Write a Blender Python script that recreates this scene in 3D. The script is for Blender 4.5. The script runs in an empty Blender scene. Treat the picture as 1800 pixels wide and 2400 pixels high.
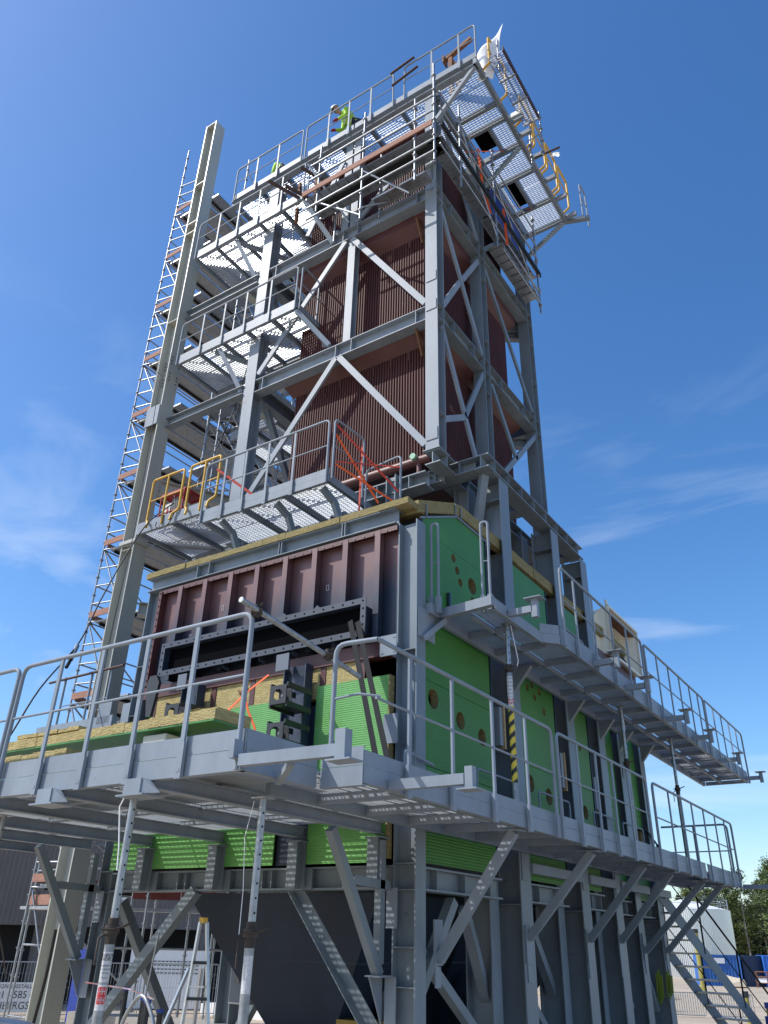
import bpy, bmesh, math, random
from mathutils import Vector, Matrix
from mathutils.geometry import tessellate_polygon
random.seed(11)
V = Vector
S = bpy.context.scene
COL = S.collection
R = math.radians

# ------------------------------------------------------------ camera, sky, sun, exposure
cam_d = bpy.data.cameras.new('camera')
cam = bpy.data.objects.new('camera', cam_d); COL.objects.link(cam); S.camera = cam
yaw, pit, rol = R(34.184), R(28.430), R(-1.5654)
Fw = V((-math.sin(yaw)*math.cos(pit), math.cos(yaw)*math.cos(pit), math.sin(pit)))
r_ = Fw.cross(V((0, 0, 1))).normalized(); d_ = Fw.cross(r_)
Rt = math.cos(rol)*r_ + math.sin(rol)*d_; Dn = -math.sin(rol)*r_ + math.cos(rol)*d_
M = Matrix((( Rt.x, -Dn.x, -Fw.x), (Rt.y, -Dn.y, -Fw.y), (Rt.z, -Dn.z, -Fw.z))).to_4x4()
M.translation = V((0, 0, 3.2)); cam.matrix_world = M
cam_d.sensor_fit = 'VERTICAL'; cam_d.sensor_height = 36; cam_d.sensor_width = 27
cam_d.lens = 1845.5/2400*36
cam_d.clip_start = 0.05; cam_d.clip_end = 2000

AL, EL = R(47.0), R(47.0)             # sun azimuth (from -Y towards -X) and elevation
SUN = V((-math.sin(AL)*math.cos(EL), -math.cos(AL)*math.cos(EL), math.sin(EL)))
W = bpy.data.worlds.new('World'); S.world = W; W.use_nodes = True
nt = W.node_tree; N = nt.nodes; L = nt.links
bg = N['Background']
sky = N.new('ShaderNodeTexSky'); sky.sky_type = 'NISHITA'; sky.sun_disc = False
sky.sun_elevation = EL; sky.sun_rotation = math.atan2(SUN.x, SUN.y)
sky.air_density = 1.0; sky.dust_density = 1.1; sky.ozone_density = 3.0; sky.altitude = 50
bg.inputs['Strength'].default_value = 0.15
tc = N.new('ShaderNodeTexCoord'); mp = N.new('ShaderNodeMapping'); mp.inputs['Scale'].default_value = (1.6, 4.6, 8.0)
mp.inputs['Rotation'].default_value = (0.35, 0.2, 0.6); mp.inputs['Location'].default_value = (3, 3, 9)
n1 = N.new('ShaderNodeTexNoise'); n1.inputs['Scale'].default_value = 1.5; n1.inputs['Detail'].default_value = 7; n1.inputs['Roughness'].default_value = .56; n1.inputs['Distortion'].default_value = .5
cr = N.new('ShaderNodeValToRGB'); cr.color_ramp.elements[0].position = .53; cr.color_ramp.elements[1].position = .86
L.new(tc.outputs['Generated'], mp.inputs[0]); L.new(mp.outputs[0], n1.inputs[0]); L.new(n1.outputs['Fac'], cr.inputs[0])
sep = N.new('ShaderNodeSeparateXYZ'); L.new(tc.outputs['Generated'], sep.inputs[0])
mr = N.new('ShaderNodeMapRange'); mr.inputs[1].default_value = .66; mr.inputs[2].default_value = .12; L.new(sep.outputs[2], mr.inputs[0])
mul = N.new('ShaderNodeMath'); mul.operation = 'MULTIPLY'; L.new(cr.outputs[0], mul.inputs[0]); L.new(mr.outputs[0], mul.inputs[1])
mul2 = N.new('ShaderNodeMath'); mul2.operation = 'MULTIPLY'; mul2.inputs[1].default_value = .8; L.new(mul.outputs[0], mul2.inputs[0])
mx = N.new('ShaderNodeMix'); mx.data_type = 'RGBA'; L.new(mul2.outputs[0], mx.inputs[0]); hs = N.new('ShaderNodeHueSaturation'); hs.inputs['Saturation'].default_value = 1.27; hs.inputs['Value'].default_value = 1.13; hs.inputs['Hue'].default_value = .503; L.new(sky.outputs[0], hs.inputs['Color']); L.new(hs.outputs[0], mx.inputs[6]); mx.inputs[7].default_value = (5.6, 6.1, 6.8, 1)
L.new(mx.outputs[2], bg.inputs['Color'])
sd = bpy.data.lights.new('sun', 'SUN'); sd.energy = 3.5; sd.angle = R(.53); sd.color = (1, .955, .89)
so = bpy.data.objects.new('sun', sd); COL.objects.link(so); so.rotation_euler = SUN.to_track_quat('Z', 'Y').to_euler(); so.location = (-30, -30, 60)
S.view_settings.view_transform = 'Standard'; S.view_settings.look = 'None'
S.view_settings.exposure = 0.3; S.view_settings.gamma = 1; S.view_settings.use_curve_mapping = False
S.render.engine = 'CYCLES'
S.cycles.max_bounces = 6; S.cycles.diffuse_bounces = 4

# ------------------------------------------------------------ materials
def mat(name, col, rough=.5, metal=0., spec=.5, noise=0., nscale=3., bump=0., bscale=60., col2=None, stretch=None, spots=None):
    m = bpy.data.materials.new(name); m.use_nodes = True
    t = m.node_tree; n = t.nodes; l = t.links; b = n['Principled BSDF']
    b.inputs['Base Color'].default_value = (*col, 1); b.inputs['Roughness'].default_value = rough
    b.inputs['Metallic'].default_value = metal; b.inputs['Specular IOR Level'].default_value = spec
    g = n.new('ShaderNodeNewGeometry'); src = g.outputs['Position']
    if stretch:
        q = n.new('ShaderNodeMapping'); q.inputs['Scale'].default_value = stretch; l.new(src, q.inputs[0]); src = q.outputs[0]
    if noise or col2:
        a = n.new('ShaderNodeTexNoise'); a.inputs['Scale'].default_value = nscale; a.inputs['Detail'].default_value = 6; a.inputs['Roughness'].default_value = .65
        l.new(src, a.inputs[0]); r = n.new('ShaderNodeMapRange'); r.inputs[1].default_value = .32; r.inputs[2].default_value = .68; l.new(a.outputs['Fac'], r.inputs[0])
        x = n.new('ShaderNodeMix'); x.data_type = 'RGBA'; l.new(r.outputs[0], x.inputs[0])
        lo = col2 or tuple(c*(1-noise) for c in col)
        x.inputs[6].default_value = (*lo, 1); x.inputs[7].default_value = (*(col if col2 else tuple(min(1, c*(1+noise*.6)) for c in col)), 1)
        out = x.outputs[2]
        if spots:
            s = n.new('ShaderNodeTexNoise'); s.inputs['Scale'].default_value = spots[0]; s.inputs['Detail'].default_value = 4; l.new(g.outputs['Position'], s.inputs[0])
            sr = n.new('ShaderNodeMapRange'); sr.inputs[1].default_value = spots[1]; sr.inputs[2].default_value = spots[1]+.06; l.new(s.outputs['Fac'], sr.inputs[0])
            y = n.new('ShaderNodeMix'); y.data_type = 'RGBA'; l.new(sr.outputs[0], y.inputs[0]); l.new(out, y.inputs[6]); y.inputs[7].default_value = (*spots[2], 1); out = y.outputs[2]
        l.new(out, b.inputs['Base Color'])
        rr = n.new('ShaderNodeMapRange'); rr.inputs[3].default_value = rough*.85; rr.inputs[4].default_value = min(1, rough*1.2); l.new(a.outputs['Fac'], rr.inputs[0]); l.new(rr.outputs[0], b.inputs['Roughness'])
    if bump:
        c = n.new('ShaderNodeTexNoise'); c.inputs['Scale'].default_value = bscale; c.inputs['Detail'].default_value = 5; l.new(src, c.inputs[0])
        bu = n.new('ShaderNodeBump'); bu.inputs['Strength'].default_value = bump; bu.inputs['Distance'].default_value = .02; l.new(c.outputs['Fac'], bu.inputs['Height']); l.new(bu.outputs[0], b.inputs['Normal'])
    return m
GREY = mat('grey_paint', (.185, .225, .258), .42, spec=.35, noise=.16, nscale=2.4, bump=.05, bscale=25, stretch=(1, 1, .45), spots=(5.0, .68, (.125, .14, .155)))
GREY2 = mat('pale_grey_paint', (.245, .285, .33), .45, spec=.18, noise=.15, nscale=2.6, bump=.05, bscale=25, stretch=(1, 1, .45), spots=(5.0, .69, (.18, .20, .22)))
BEIGE = mat('beige_grey_paint', (.42, .43, .385), .36, noise=.12, nscale=1.2, stretch=(1, 1, .3))
GALV = mat('galvanised_steel', (.36, .38, .40), .40, metal=.75, noise=.22, nscale=9)
GRAT = mat('galvanised_grating', (.45, .49, .52), .38, metal=.3, noise=.15, nscale=5)
SHEET = mat('galvanised_sheet', (.60, .64, .68), .30, metal=.6, noise=.14, nscale=3)
PROP = mat('prop_steel', (.34, .36, .37), .5, metal=.55, noise=.35, nscale=14, spots=(9, .66, (.17, .09, .05)))
PROPD = mat('dark_prop_thread', (.07, .055, .045), .6, metal=.5, noise=.3, nscale=30)
TUBE = mat('red_oxide_tube', (.085, .028, .024), .55, spec=.3, noise=.22, nscale=3.2, stretch=(1, 1, .25), spots=(2.6, .68, (.19, .085, .065)))
MARO = mat('red_oxide_primer', (.095, .031, .029), .45, noise=.18, nscale=2.4)
OXL = mat('red_oxide_bright', (.125, .043, .038), .45, noise=.18, nscale=3)
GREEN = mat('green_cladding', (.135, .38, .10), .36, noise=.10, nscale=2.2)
GREEND = mat('green_skin', (.07, .24, .06), .38, noise=.12, nscale=2.0)
WOOL = mat('mineral_wool', (.50, .41, .19), .95, col2=(.34, .265, .105), nscale=7, bump=.9, bscale=28, stretch=(1, 1, 2.2), spots=(5.5, .70, (.16, .11, .05)))
WOOLD = mat('mineral_wool_edge', (.30, .245, .105), .95, noise=.35, nscale=9, bump=.9, bscale=35, stretch=(1, 1, 4))
NAVY = mat('navy_paint', (.019, .033, .058), .5, spec=.3, noise=.25, nscale=1.5)
NAVYB = mat('dark_blue_steel', (.030, .045, .075), .4, noise=.2, nscale=4)
DARK = mat('flat_black', (.004, .004, .005), .9, spec=.03)  # flat black for the shade inside holes and openings, also for print
BLACKP = mat('black_paint', (.022, .024, .027), .42, noise=.2, nscale=8)
ANGLE = mat('charcoal_steel', (.022, .024, .026), .7, spec=.15, noise=.18, nscale=6)
CREAM = mat('cream_paint', (.76, .71, .57), .45, noise=.08, nscale=2)
YEL = mat('yellow_paint', (.62, .36, .03), .42, noise=.12, nscale=8)
ORANGE = mat('orange_strap', (.80, .11, .015), .7, noise=.12, nscale=20)
REDST = mat('red_strap', (.52, .045, .02), .65, noise=.12, nscale=20)
RED = mat('red_paint', (.36, .025, .02), .42, noise=.15, nscale=6)
WOOD = mat('scaffold_timber', (.34, .175, .125), .8, noise=.3, nscale=3, stretch=(1, 1, 9), bump=.3, bscale=20)
WOODY = mat('plain_timber', (.42, .30, .16), .8, noise=.3, nscale=3, stretch=(1, 1, 9))
RUST = mat('brown_rust', (.20, .085, .035), .75, noise=.4, nscale=7)
RUSTD = mat('dark_rust_tube', (.060, .030, .024), .6, noise=.3, nscale=9)
WHITE = mat('white_paint', (.78, .78, .77), .5, noise=.05, nscale=2)
PAPER = mat('white_label', (.72, .72, .71), .6, noise=.12, nscale=60, col2=(.45, .45, .46))
TARP = mat('white_plastic_sheet', (.82, .84, .86), .35, noise=.06, nscale=3, bump=.2, bscale=4)
BTARP = mat('blue_tarpaulin', (.012, .04, .28), .45, noise=.25, nscale=3, bump=.4, bscale=4)
BLUE = mat('container_blue', (.028, .13, .40), .45, noise=.12, nscale=.7)
DBLUE = mat('dark_container_blue', (.015, .035, .09), .5, noise=.15, nscale=.7)
BCAP = mat('blue_plastic', (.02, .06, .36), .4)
CABLE = mat('black_cable', (.012, .012, .013), .5)
SKIN = mat('skin', (.42, .22, .15), .55)
VEST = mat('hi_vis_yellow', (.38, .66, .04), .6, noise=.08, nscale=12, bump=.2, bscale=14)
TROU = mat('dark_work_trousers', (.03, .035, .05), .8, bump=.2, bscale=30)
HELM = mat('helmet_white', (.70, .71, .72), .35)
GLOVE = mat('red_glove', (.35, .03, .04), .7)
BLDG = mat('brown_corrugated_cladding', (.155, .135, .125), .5, noise=.08, nscale=.6)
TANK = mat('tank_cladding', (.66, .68, .70), .25, metal=.8, noise=.1, nscale=.35, stretch=(1, 1, .12))
CONC = mat('concrete', (.36, .34, .31), .85, noise=.15, nscale=1.5)
BARK = mat('bark', (.16, .13, .10), .9, noise=.4, nscale=6)
BIRCHB = mat('birch_bark', (.50, .48, .44), .8, col2=(.15, .13, .12), nscale=2.5, stretch=(1, 1, 3))
LEAFA = mat('birch_leaves', (.115, .155, .038), .7, noise=.45, nscale=.55)
LEAFB = mat('spruce_needles', (.040, .068, .030), .8, noise=.45, nscale=.7)
LEAFC = mat('pine_needles', (.075, .105, .040), .8, noise=.45, nscale=.7)
GRND = mat('sandy_gravel', (.52, .42, .295), .95, col2=(.37, .305, .225), nscale=.35, bump=.5, bscale=9, spots=(1.4, .62, (.36, .32, .26)))
BWTAPE = mat('warning_tape_black', (.02, .02, .02), .5)
YTAPE = mat('warning_tape_yellow', (.75, .55, .05), .45)
LRED = mat('label_red', (.60, .04, .04), .5)
HATCHD = mat('dark_opening', (.02, .025, .035), .3)
BOLT = mat('bolt_steel', (.20, .21, .22), .4, metal=.6)

# duct casing: red primer oversprayed with dark blue towards the duct flange
def overspray():
    m = mat('primer_with_blue_overspray', (.165, .086, .086), .40, noise=.22, nscale=2, stretch=(1, 1, .4))
    t = m.node_tree; n = t.nodes; l = t.links; b = n['Principled BSDF']
    prev = b.inputs['Base Color'].links[0].from_socket
    g = n.new('ShaderNodeNewGeometry'); s = n.new('ShaderNodeSeparateXYZ'); l.new(g.outputs['Position'], s.inputs[0])
    no = n.new('ShaderNodeTexNoise'); no.inputs['Scale'].default_value = 2.3; no.inputs['Detail'].default_value = 5; l.new(g.outputs['Position'], no.inputs[0])
    ad = n.new('ShaderNodeMath'); ad.operation = 'MULTIPLY_ADD'; ad.inputs[1].default_value = .55; l.new(no.outputs['Fac'], ad.inputs[0]); l.new(s.outputs[2], ad.inputs[2])
    mr = n.new('ShaderNodeMapRange'); mr.inputs[1].default_value = 8.12; mr.inputs[2].default_value = 7.55; l.new(ad.outputs[0], mr.inputs[0])
    x = n.new('ShaderNodeMix'); x.data_type = 'RGBA'; l.new(mr.outputs[0], x.inputs[0]); l.new(prev, x.inputs[6]); x.inputs[7].default_value = (.022, .034, .058, 1)
    l.new(x.outputs[2], b.inputs['Base Color']); return m
SPRAY = overspray()

# ------------------------------------------------------------ mesh builder
class MB:
    def __init__(s): s.v = []; s.f = []; s.sm = []; s.mi = []; s.cm = 0
    def add(s, vs, fs, smooth=False):
        o = len(s.v); s.v += [V(p) for p in vs]
        for f in fs: s.f.append([i+o for i in f]); s.sm.append(smooth); s.mi.append(s.cm)
        return s
    def box(s, x0, x1, y0, y1, z0, z1):
        if x0 > x1: x0, x1 = x1, x0
        if y0 > y1: y0, y1 = y1, y0
        if z0 > z1: z0, z1 = z1, z0
        return s.add([(x0,y0,z0),(x1,y0,z0),(x1,y1,z0),(x0,y1,z0),(x0,y0,z1),(x1,y0,z1),(x1,y1,z1),(x0,y1,z1)],
              [(0,3,2,1),(4,5,6,7),(0,1,5,4),(1,2,6,5),(2,3,7,6),(3,0,4,7)])
    def frame(s, p0, p1, up):
        p0, p1 = V(p0), V(p1); d = (p1-p0).normalized(); up = V(up)
        if abs(d.dot(up.normalized())) > .99: up = V((1, 0, 0)) if abs(d.x) < .9 else V((0, 1, 0))
        sd = d.cross(up).normalized(); u = sd.cross(d).normalized(); return p0, p1, sd, u
    def bar(s, p0, p1, w, h, up=(0, 0, 1), ou=0., ov=0.):
        """box along p0-p1: w sideways, h along up, offsets ou/ov"""
        p0, p1, sd, u = s.frame(p0, p1, up); vs = []
        for p in (p0, p1):
            for a, b in ((-1,-1),(1,-1),(1,1),(-1,1)): vs.append(p + sd*(ou+a*w/2) + u*(ov+b*h/2))
        return s.add(vs, [(0,1,2,3),(7,6,5,4),(0,4,5,1),(1,5,6,2),(2,6,7,3),(3,7,4,0)])
    def ibeam(s, p0, p1, h, b, up=(0, 0, 1), tf=.018, tw=.012, stiff=0):
        s.bar(p0, p1, b, tf, up, 0, h/2-tf/2); s.bar(p0, p1, b, tf, up, 0, -h/2+tf/2); s.bar(p0, p1, tw, h-2*tf, up)
        if stiff:
            p0, p1, sd, u = s.frame(p0, p1, up); n = int(stiff)
            for i in range(n):
                c = p0.lerp(p1, (i+.5)/n); d = (p1-p0).normalized()
                for q in (-1, 1): s.bar(c-d*.006, c+d*.006, b/2-tw/2-.004, h-2*tf, up, q*(b/4+tw/4), 0)
        return s
    def chan(s, p0, p1, h, b, up=(0, 0, 1), side=1, t=.012):
        s.bar(p0, p1, t, h, up); 
        for q in (-1, 1): s.bar(p0, p1, b-t, t, up, side*(b/2), q*(h/2-t/2))
        return s
    def tube(s, pts, r, n=8, cap=True):
        pts = [V(p) for p in pts]; rings = []; ref = None
        for i, p in enumerate(pts):
            a = pts[max(i-1, 0)]; c = pts[min(i+1, len(pts)-1)]
            t1 = (p-a).normalized() if i else (c-p).normalized(); t2 = (c-p).normalized() if i < len(pts)-1 else t1
            t = (t1+t2).normalized(); k = 1/max(.5, math.sqrt(max(.01, (1+t1.dot(t2))/2)))
            if ref is None: ref = t.orthogonal().normalized()
            ref = (ref - t*ref.dot(t)).normalized(); bb = t.cross(ref)
            rr = r[i] if isinstance(r, (list, tuple)) else r
            rings.append([p + (ref*math.cos(2*math.pi*j/n) + bb*math.sin(2*math.pi*j/n))*rr for j in range(n)])
        vs = [v for g in rings for v in g]; fs = []
        for i in range(len(rings)-1):
            for j in range(n):
                a = i*n+j; b = i*n+(j+1) % n; fs.append((a, b, b+n, a+n))
        s.add(vs, fs, True)
        if cap:
            o = len(s.v); s.v += [v.copy() for v in rings[0]+rings[-1]]
            s.f.append([o+n-1-j for j in range(n)]); s.sm.append(False); s.mi.append(s.cm)
            s.f.append([o+n+j for j in range(n)]); s.sm.append(False); s.mi.append(s.cm)
        return s
    def hollow(s, p0, p1, r, n=10, t=.008):
        """open pipe end look: tube plus dark inner disc slightly inset"""
        s.tube([p0, p1], r, n)
        return s
    def build(s, name, m, parent=None, loc=None, bevel=0):
        off = V((0, 0, 0))
        if parent is not None:
            p = parent
            while p is not None: off += p.location; p = p.parent
        loc = V(loc) if loc is not None else V((0, 0, 0))
        me = bpy.data.meshes.new(name); me.from_pydata([tuple(v-off-loc) for v in s.v], [], s.f)
        for q in (m if isinstance(m, (list, tuple)) else [m]): me.materials.append(q)
        me.polygons.foreach_set('use_smooth', s.sm); me.polygons.foreach_set('material_index', s.mi)
        me.update(); o = bpy.data.objects.new(name, me); COL.objects.link(o)
        o.location = loc; o.parent = parent
        if bevel:
            b = o.modifiers.new('bevel', 'BEVEL'); b.width = bevel; b.segments = 1; b.limit_method = 'ANGLE'
        return o

def thing(name, label, cat, loc=(0, 0, 0), group=None):
    o = bpy.data.objects.new(name, None); COL.objects.link(o); o.location = loc; o.empty_display_size = .2
    o['label'] = label; o['category'] = cat
    if group: o['group'] = group
    return o
def tag(o, label, cat, group=None):
    o['label'] = label; o['category'] = cat
    if group: o['group'] = group
    return o
def link_copy(src, name=None, loc=None, parent=None):
    c = src.copy(); COL.objects.link(c)
    if loc is not None: c.location = loc
    c.parent = parent
    return c
def copy_thing(src, loc, label, rotz=None, group=None):
    c = src.copy(); COL.objects.link(c); c.location = loc; c['label'] = label
    if rotz is not None: c.rotation_euler = (0, 0, rotz)
    if group: c['group'] = group
    for ch in list(src.children):
        d = ch.copy(); COL.objects.link(d); d.parent = c
        for g in list(ch.children):
            e = g.copy(); COL.objects.link(e); e.parent = d
    return c
def text(name, body, size, m, parent, loc, rot, extr=.001, sx=1.):
    cu = bpy.data.curves.new(name, 'FONT'); cu.body = body; cu.size = size; cu.extrude = extr; cu.align_x = 'CENTER'; cu.align_y = 'CENTER'
    t = bpy.data.objects.new(name, cu); COL.objects.link(t); bpy.context.view_layer.update()
    me = bpy.data.meshes.new_from_object(t.evaluated_get(bpy.context.evaluated_depsgraph_get())); me.materials.clear(); me.materials.append(m)
    bpy.data.objects.remove(t); o = bpy.data.objects.new(name, me); COL.objects.link(o); o.parent = parent
    off = V((0, 0, 0)); p = parent
    while p is not None: off += p.location; p = p.parent
    o.location = V(loc)-off; o.rotation_euler = rot; o.scale = (sx, 1, 1)
    return o
def arc(c, a, b, r, n=4):
    """fillet between directions: returns points rounding corner c coming from a going to b"""
    c, a, b = V(c), V(a), V(b); u = (a-c).normalized(); w = (b-c).normalized(); out = []
    for i in range(n+1):
        t = i/n; p0 = c+u*r; p1 = c+w*r
        out.append(p0.lerp(c, t).lerp(c.lerp(p1, t), t))
    return out
def path(pts, r=.09):
    out = [V(pts[0])]
    for i in range(1, len(pts)-1): out += arc(pts[i], pts[i-1], pts[i+1], r)
    out.append(V(pts[-1])); return out

# grating: real bearing bars along X, cross rods along Y
_gr = {}
def grating(parent, x0, x1, y0, y1, z, name='grating_panel', m=None, rods=True):
    m = m or GRAT
    lx, ly = round(x1-x0, 3), round(y1-y0, 3); pt = .040 if z < 9 else .058; k = (lx, ly, m.name, pt)
    if k not in _gr:
        b = MB(); nb = max(2, round(ly/pt)); th = .0022 if pt < .05 else .003
        for i in range(nb+1): y = ly*i/nb; b.box(0, lx, y-th, y+th, -.030 if pt < .05 else -.036, 0)
        nr = max(2, round(lx/.085))
        for i in range(nr+1):
            x = lx*i/nr; t = .004 if i in (0, nr) else .0035; b.box(x-t, x+t, .0023, ly-.0023, -.030 if i in (0, nr) else -.009, .001)
        me = bpy.data.meshes.new('grating'); me.from_pydata([tuple(v) for v in b.v], [], b.f); me.materials.append(m); _gr[k] = me
    o = bpy.data.objects.new(name, _gr[k]); COL.objects.link(o)
    off = V((0, 0, 0)); p = parent
    while p is not None: off += p.location; p = p.parent
    o.location = V((x0, y0, z))-off; o.parent = parent; return o
_bx = {}
def inst(key, maker, name, m, parent, loc, rot=(0, 0, 0)):
    """shared-mesh part at world loc"""
    if key not in _bx:
        b = maker(); me = bpy.data.meshes.new(name); me.from_pydata([tuple(v) for v in b.v], [], b.f); me.polygons.foreach_set('use_smooth', b.sm); me.materials.append(m); _bx[key] = me
    o = bpy.data.objects.new(name, _bx[key]); COL.objects.link(o)
    off = V((0, 0, 0)); p = parent
    while p is not None: off += p.location; p = p.parent
    o.location = V(loc)-off; o.rotation_euler = rot; o.parent = parent; return o

def guardrail(label, a, b, z, posts, drop=.16, m=None, end0=True, end1=True, group='grey guardrails', mid=True, h=1.1, tubeends=True, xtra=None):
    """straight rail a->b (xy), deck level z, posts at fractions; ends bend down as posts"""
    m = m or GREY2
    a3, b3 = V((*a, z)), V((*b, z)); d = (b3-a3).normalized(); Lg = (b3-a3).length; zt = z+h
    t = thing('guardrail', label, 'guardrail', (a[0], a[1], z), group)
    p = []
    if end0: p.append(a3+V((0, 0, -drop)))
    p.append(V((a[0], a[1], zt)))
    p.append(V((b[0], b[1], zt)))
    if end1: p.append(b3+V((0, 0, -drop)))
    MB().tube(path(p, .11), .0215, 10).build('handrail', m, t)
    if mid: MB().tube([a3+V((0, 0, h*.52)), b3+V((0, 0, h*.52))], .0125, 8).build('midrail', m, t)
    n = V((d.y, -d.x, 0))
    ang = math.atan2(d.y, d.x)
    for s_ in posts:
        c = a3 + d*s_
        def mk():
            q = MB(); q.box(-.022, .022, -.011, .011, -drop, h-.018); q.box(-.034, .034, -.016, .016, -drop-.02, .10); q.box(-.018, .018, -.019, -.0162, -.13, -.10); return q
        inst(('post', round(drop, 2), round(h, 2), m.name), mk, 'post', m, t, c, (0, 0, ang))
    return t

def toeboard(parent, a, b, z, m=None, top=.15, bot=-.16, t=.008, fold=1):
    """edge plate outside a deck, folded lip, welded seam"""
    m = m or GREY2
    q = MB(); a3, b3 = V((*a, z)), V((*b, z))
    q.bar(a3+V((0, 0, (top+.003)/2)), b3+V((0, 0, (top+.003)/2)), t, top-.003)
    q.bar(a3+V((0, 0, bot/2)), b3+V((0, 0, bot/2)), t+.006, -bot-.003)
    q.bar(a3+V((0, 0, bot+.006)), b3+V((0, 0, bot+.006)), .05, .012, (0, 0, 1), -.032*fold)
    q.bar(a3+V((0, 0, top+.003)), b3+V((0, 0, top+.003)), .026, .005, (0, 0, 1), -.012*fold)
    return q.build('edge_plate', m, parent)

# ------------------------------------------------------------ ground
g = MB(); n = 60
vs = []; fs = []
for i in range(n+1):
    for j in range(n+1):
        x = -900+1800*(i/n); y = -300+2100*(j/n); vs.append((x, y, 0))
for i in range(n):
    for j in range(n): a = i*(n+1)+j; fs.append((a, a+n+1, a+n+2, a+1))
g.add(vs, fs); go = g.build('ground', GRND); go['kind'] = 'structure'
pad = MB().box(-14, -3, 3, 23, .0, .10).build('bounce_pad', GRND, None); pad['kind'] = 'structure'  # sand coloured, paler than concrete, to bounce more light upwards

exec_parts = []
# ============================================================ LOWER STEEL FRAME
LF = thing('support_frame', 'grey bolted steel frame of columns, girders and braces carrying the green casing', 'steel frame', (-7.5, 8.3, 0))
def column(parent, x0, x1, y0, y1, z0, z1, flange='x', m=None, stiffs=(), name='column', tf=.018):
    """H column filling the box; flange 'x': flanges are the faces x0 and x1"""
    m = m or GREY; q = MB()
    if flange == 'x':
        yc = (y0+y1)/2
        q.box(x0, x0+tf, y0, y1, z0, z1); q.box(x1-tf, x1, y0, y1, z0, z1); q.box(x0+tf, x1-tf, yc-.006, yc+.006, z0, z1)
        for z in stiffs: q.box(x0+tf+.001, x1-tf-.001, y0+.004, yc-.007, z-.006, z+.006); q.box(x0+tf+.001, x1-tf-.001, yc+.007, y1-.004, z-.006, z+.006)
    else:
        xc = (x0+x1)/2
        q.box(x0, x1, y0, y0+tf, z0, z1); q.box(x0, x1, y1-tf, y1, z0, z1); q.box(xc-.006, xc+.006, y0+tf, y1-tf, z0, z1)
        for z in stiffs: q.box(x0+.004, xc-.007, y0+tf+.001, y1-tf-.001, z-.006, z+.006); q.box(xc+.007, x1-.004, y0+tf+.001, y1-tf-.001, z-.006, z+.006)
    return q.build(name, m, parent)
column(LF, -5.30, -5.0, 8.18, 8.40, 0, 8.30, 'x', stiffs=(3.68, 3.95, 3.12, 2.75, 6.45))
column(LF, -10.36, -10.08, 8.18, 8.40, 0, 8.30, 'x', stiffs=(3.68, 3.95, 2.8, 6.2, 7.0))
for (y0, y1, zt) in ((10.93, 11.28, 10.36), (13.2, 13.55, 10.36), (14.76, 15.1, 10.36)):
    column(LF, -5.42, -5.0, y0, y1, 0, zt, 'x', stiffs=(3.65, 9.95))
    MB().box(-4.999, -4.985, y0+.05, y1-.05, 3.95, 4.3).build('splice_plate', GREY, LF)
for (y0, y1, zt) in ((16.68, 17.0, 8.6), (18.1, 18.42, 8.6)):
    column(LF, -5.62, -5.25, y0, y1, 0, zt, 'x', stiffs=(3.65,))
for (y0, y1) in ((10.46, 10.72), (12.78, 13.02), (14.42, 14.62)):
    column(LF, -5.62, -5.24, y0, y1, 0, 4.1, 'x', stiffs=(2.05, 3.7))
    MB().box(-5.45, -5.43, y0-.012, y0-.001, 1.2, 2.05).build('gusset', GREY, LF)
for yy in (10.9, 13.2, 15.8, 17.3):
    column(LF, -10.4, -10.1, yy, yy+.3, 0, 10.3, 'x')
# girders under the casing
q = MB(); q.ibeam((-10.08, 8.28, 3.81), (-5.30, 8.28, 3.81), .25, .2, tf=.022)
for x in (-9.26, -7.91, -6.58): q.box(x-.05, x-.038, 8.182, 8.27, 3.71, 3.91); q.box(x+.09, x+.102, 8.182, 8.27, 3.71, 3.91); q.box(x-.10, x+.14, 8.162, 8.178, 3.69, 3.93)
for x in (-8.75, -8.6, -7.25, -7.1, -6.0): q.box(x-.006, x+.006, 8.185, 8.27, 3.71, 3.91)
q.build('girder', GREY, LF)
q = MB(); q.ibeam((-5.15, 8.41, 3.81), (-5.15, 10.46, 3.81), .25, .2, tf=.022, stiff=3); q.build('girder', GREY, LF)
for a, b in ((11.3, 12.78), (13.56, 14.42), (15.1, 16.67), (17.01, 18.09)):
    MB().ibeam((-5.15 if a < 15 else -5.42, a, 3.81), (-5.15 if a < 15 else -5.42, b, 3.81), .25, .2, tf=.022, stiff=2).build('girder', GREY, LF)
    MB().bar((-5.0, a-.02, 4.12), (-5.0, b+.4 if b < 15 else b, 4.12), .09, .13).build('tie_beam', GREY2, LF)
for x in (-9.26, -7.91, -6.58, -5.42):        # stub posts carrying the joists
    q = MB(); q.ibeam((x, 8.02, 3.69), (x, 8.02, 4.2), .18, .14, (0, 1, 0)); q.box(x-.11, x+.11, 7.93, 8.13, 4.2, 4.215)
    q.add([(x-.09, 8.1, 3.7), (x-.09, 8.1, 3.93), (x-.09, 8.0, 3.93), (x-.075, 8.1, 3.7), (x-.075, 8.1, 3.93), (x-.075, 8.0, 3.93)], [(0, 1, 2), (5, 4, 3), (0, 3, 4, 1), (1, 4, 5, 2), (2, 5, 3, 0)])
    q.build('stub_post', GREY, LF)
def brace(parent, p0, p1, w=.11, h=.11, m=None, name='brace', kind='box', up=(0, 0, 1)):
    q = MB()
    if kind == 'box': q.bar(p0, p1, w, h, up)
    elif kind == 'angle':
        q.bar(p0, p1, w, .010, up, 0, -h/2); q.bar(p0, p1, .010, h-.01, up, w/2-.005, .005)
    else: q.ibeam(p0, p1, h, w, up)
    return q.build(name, m or GREY, parent)
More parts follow.
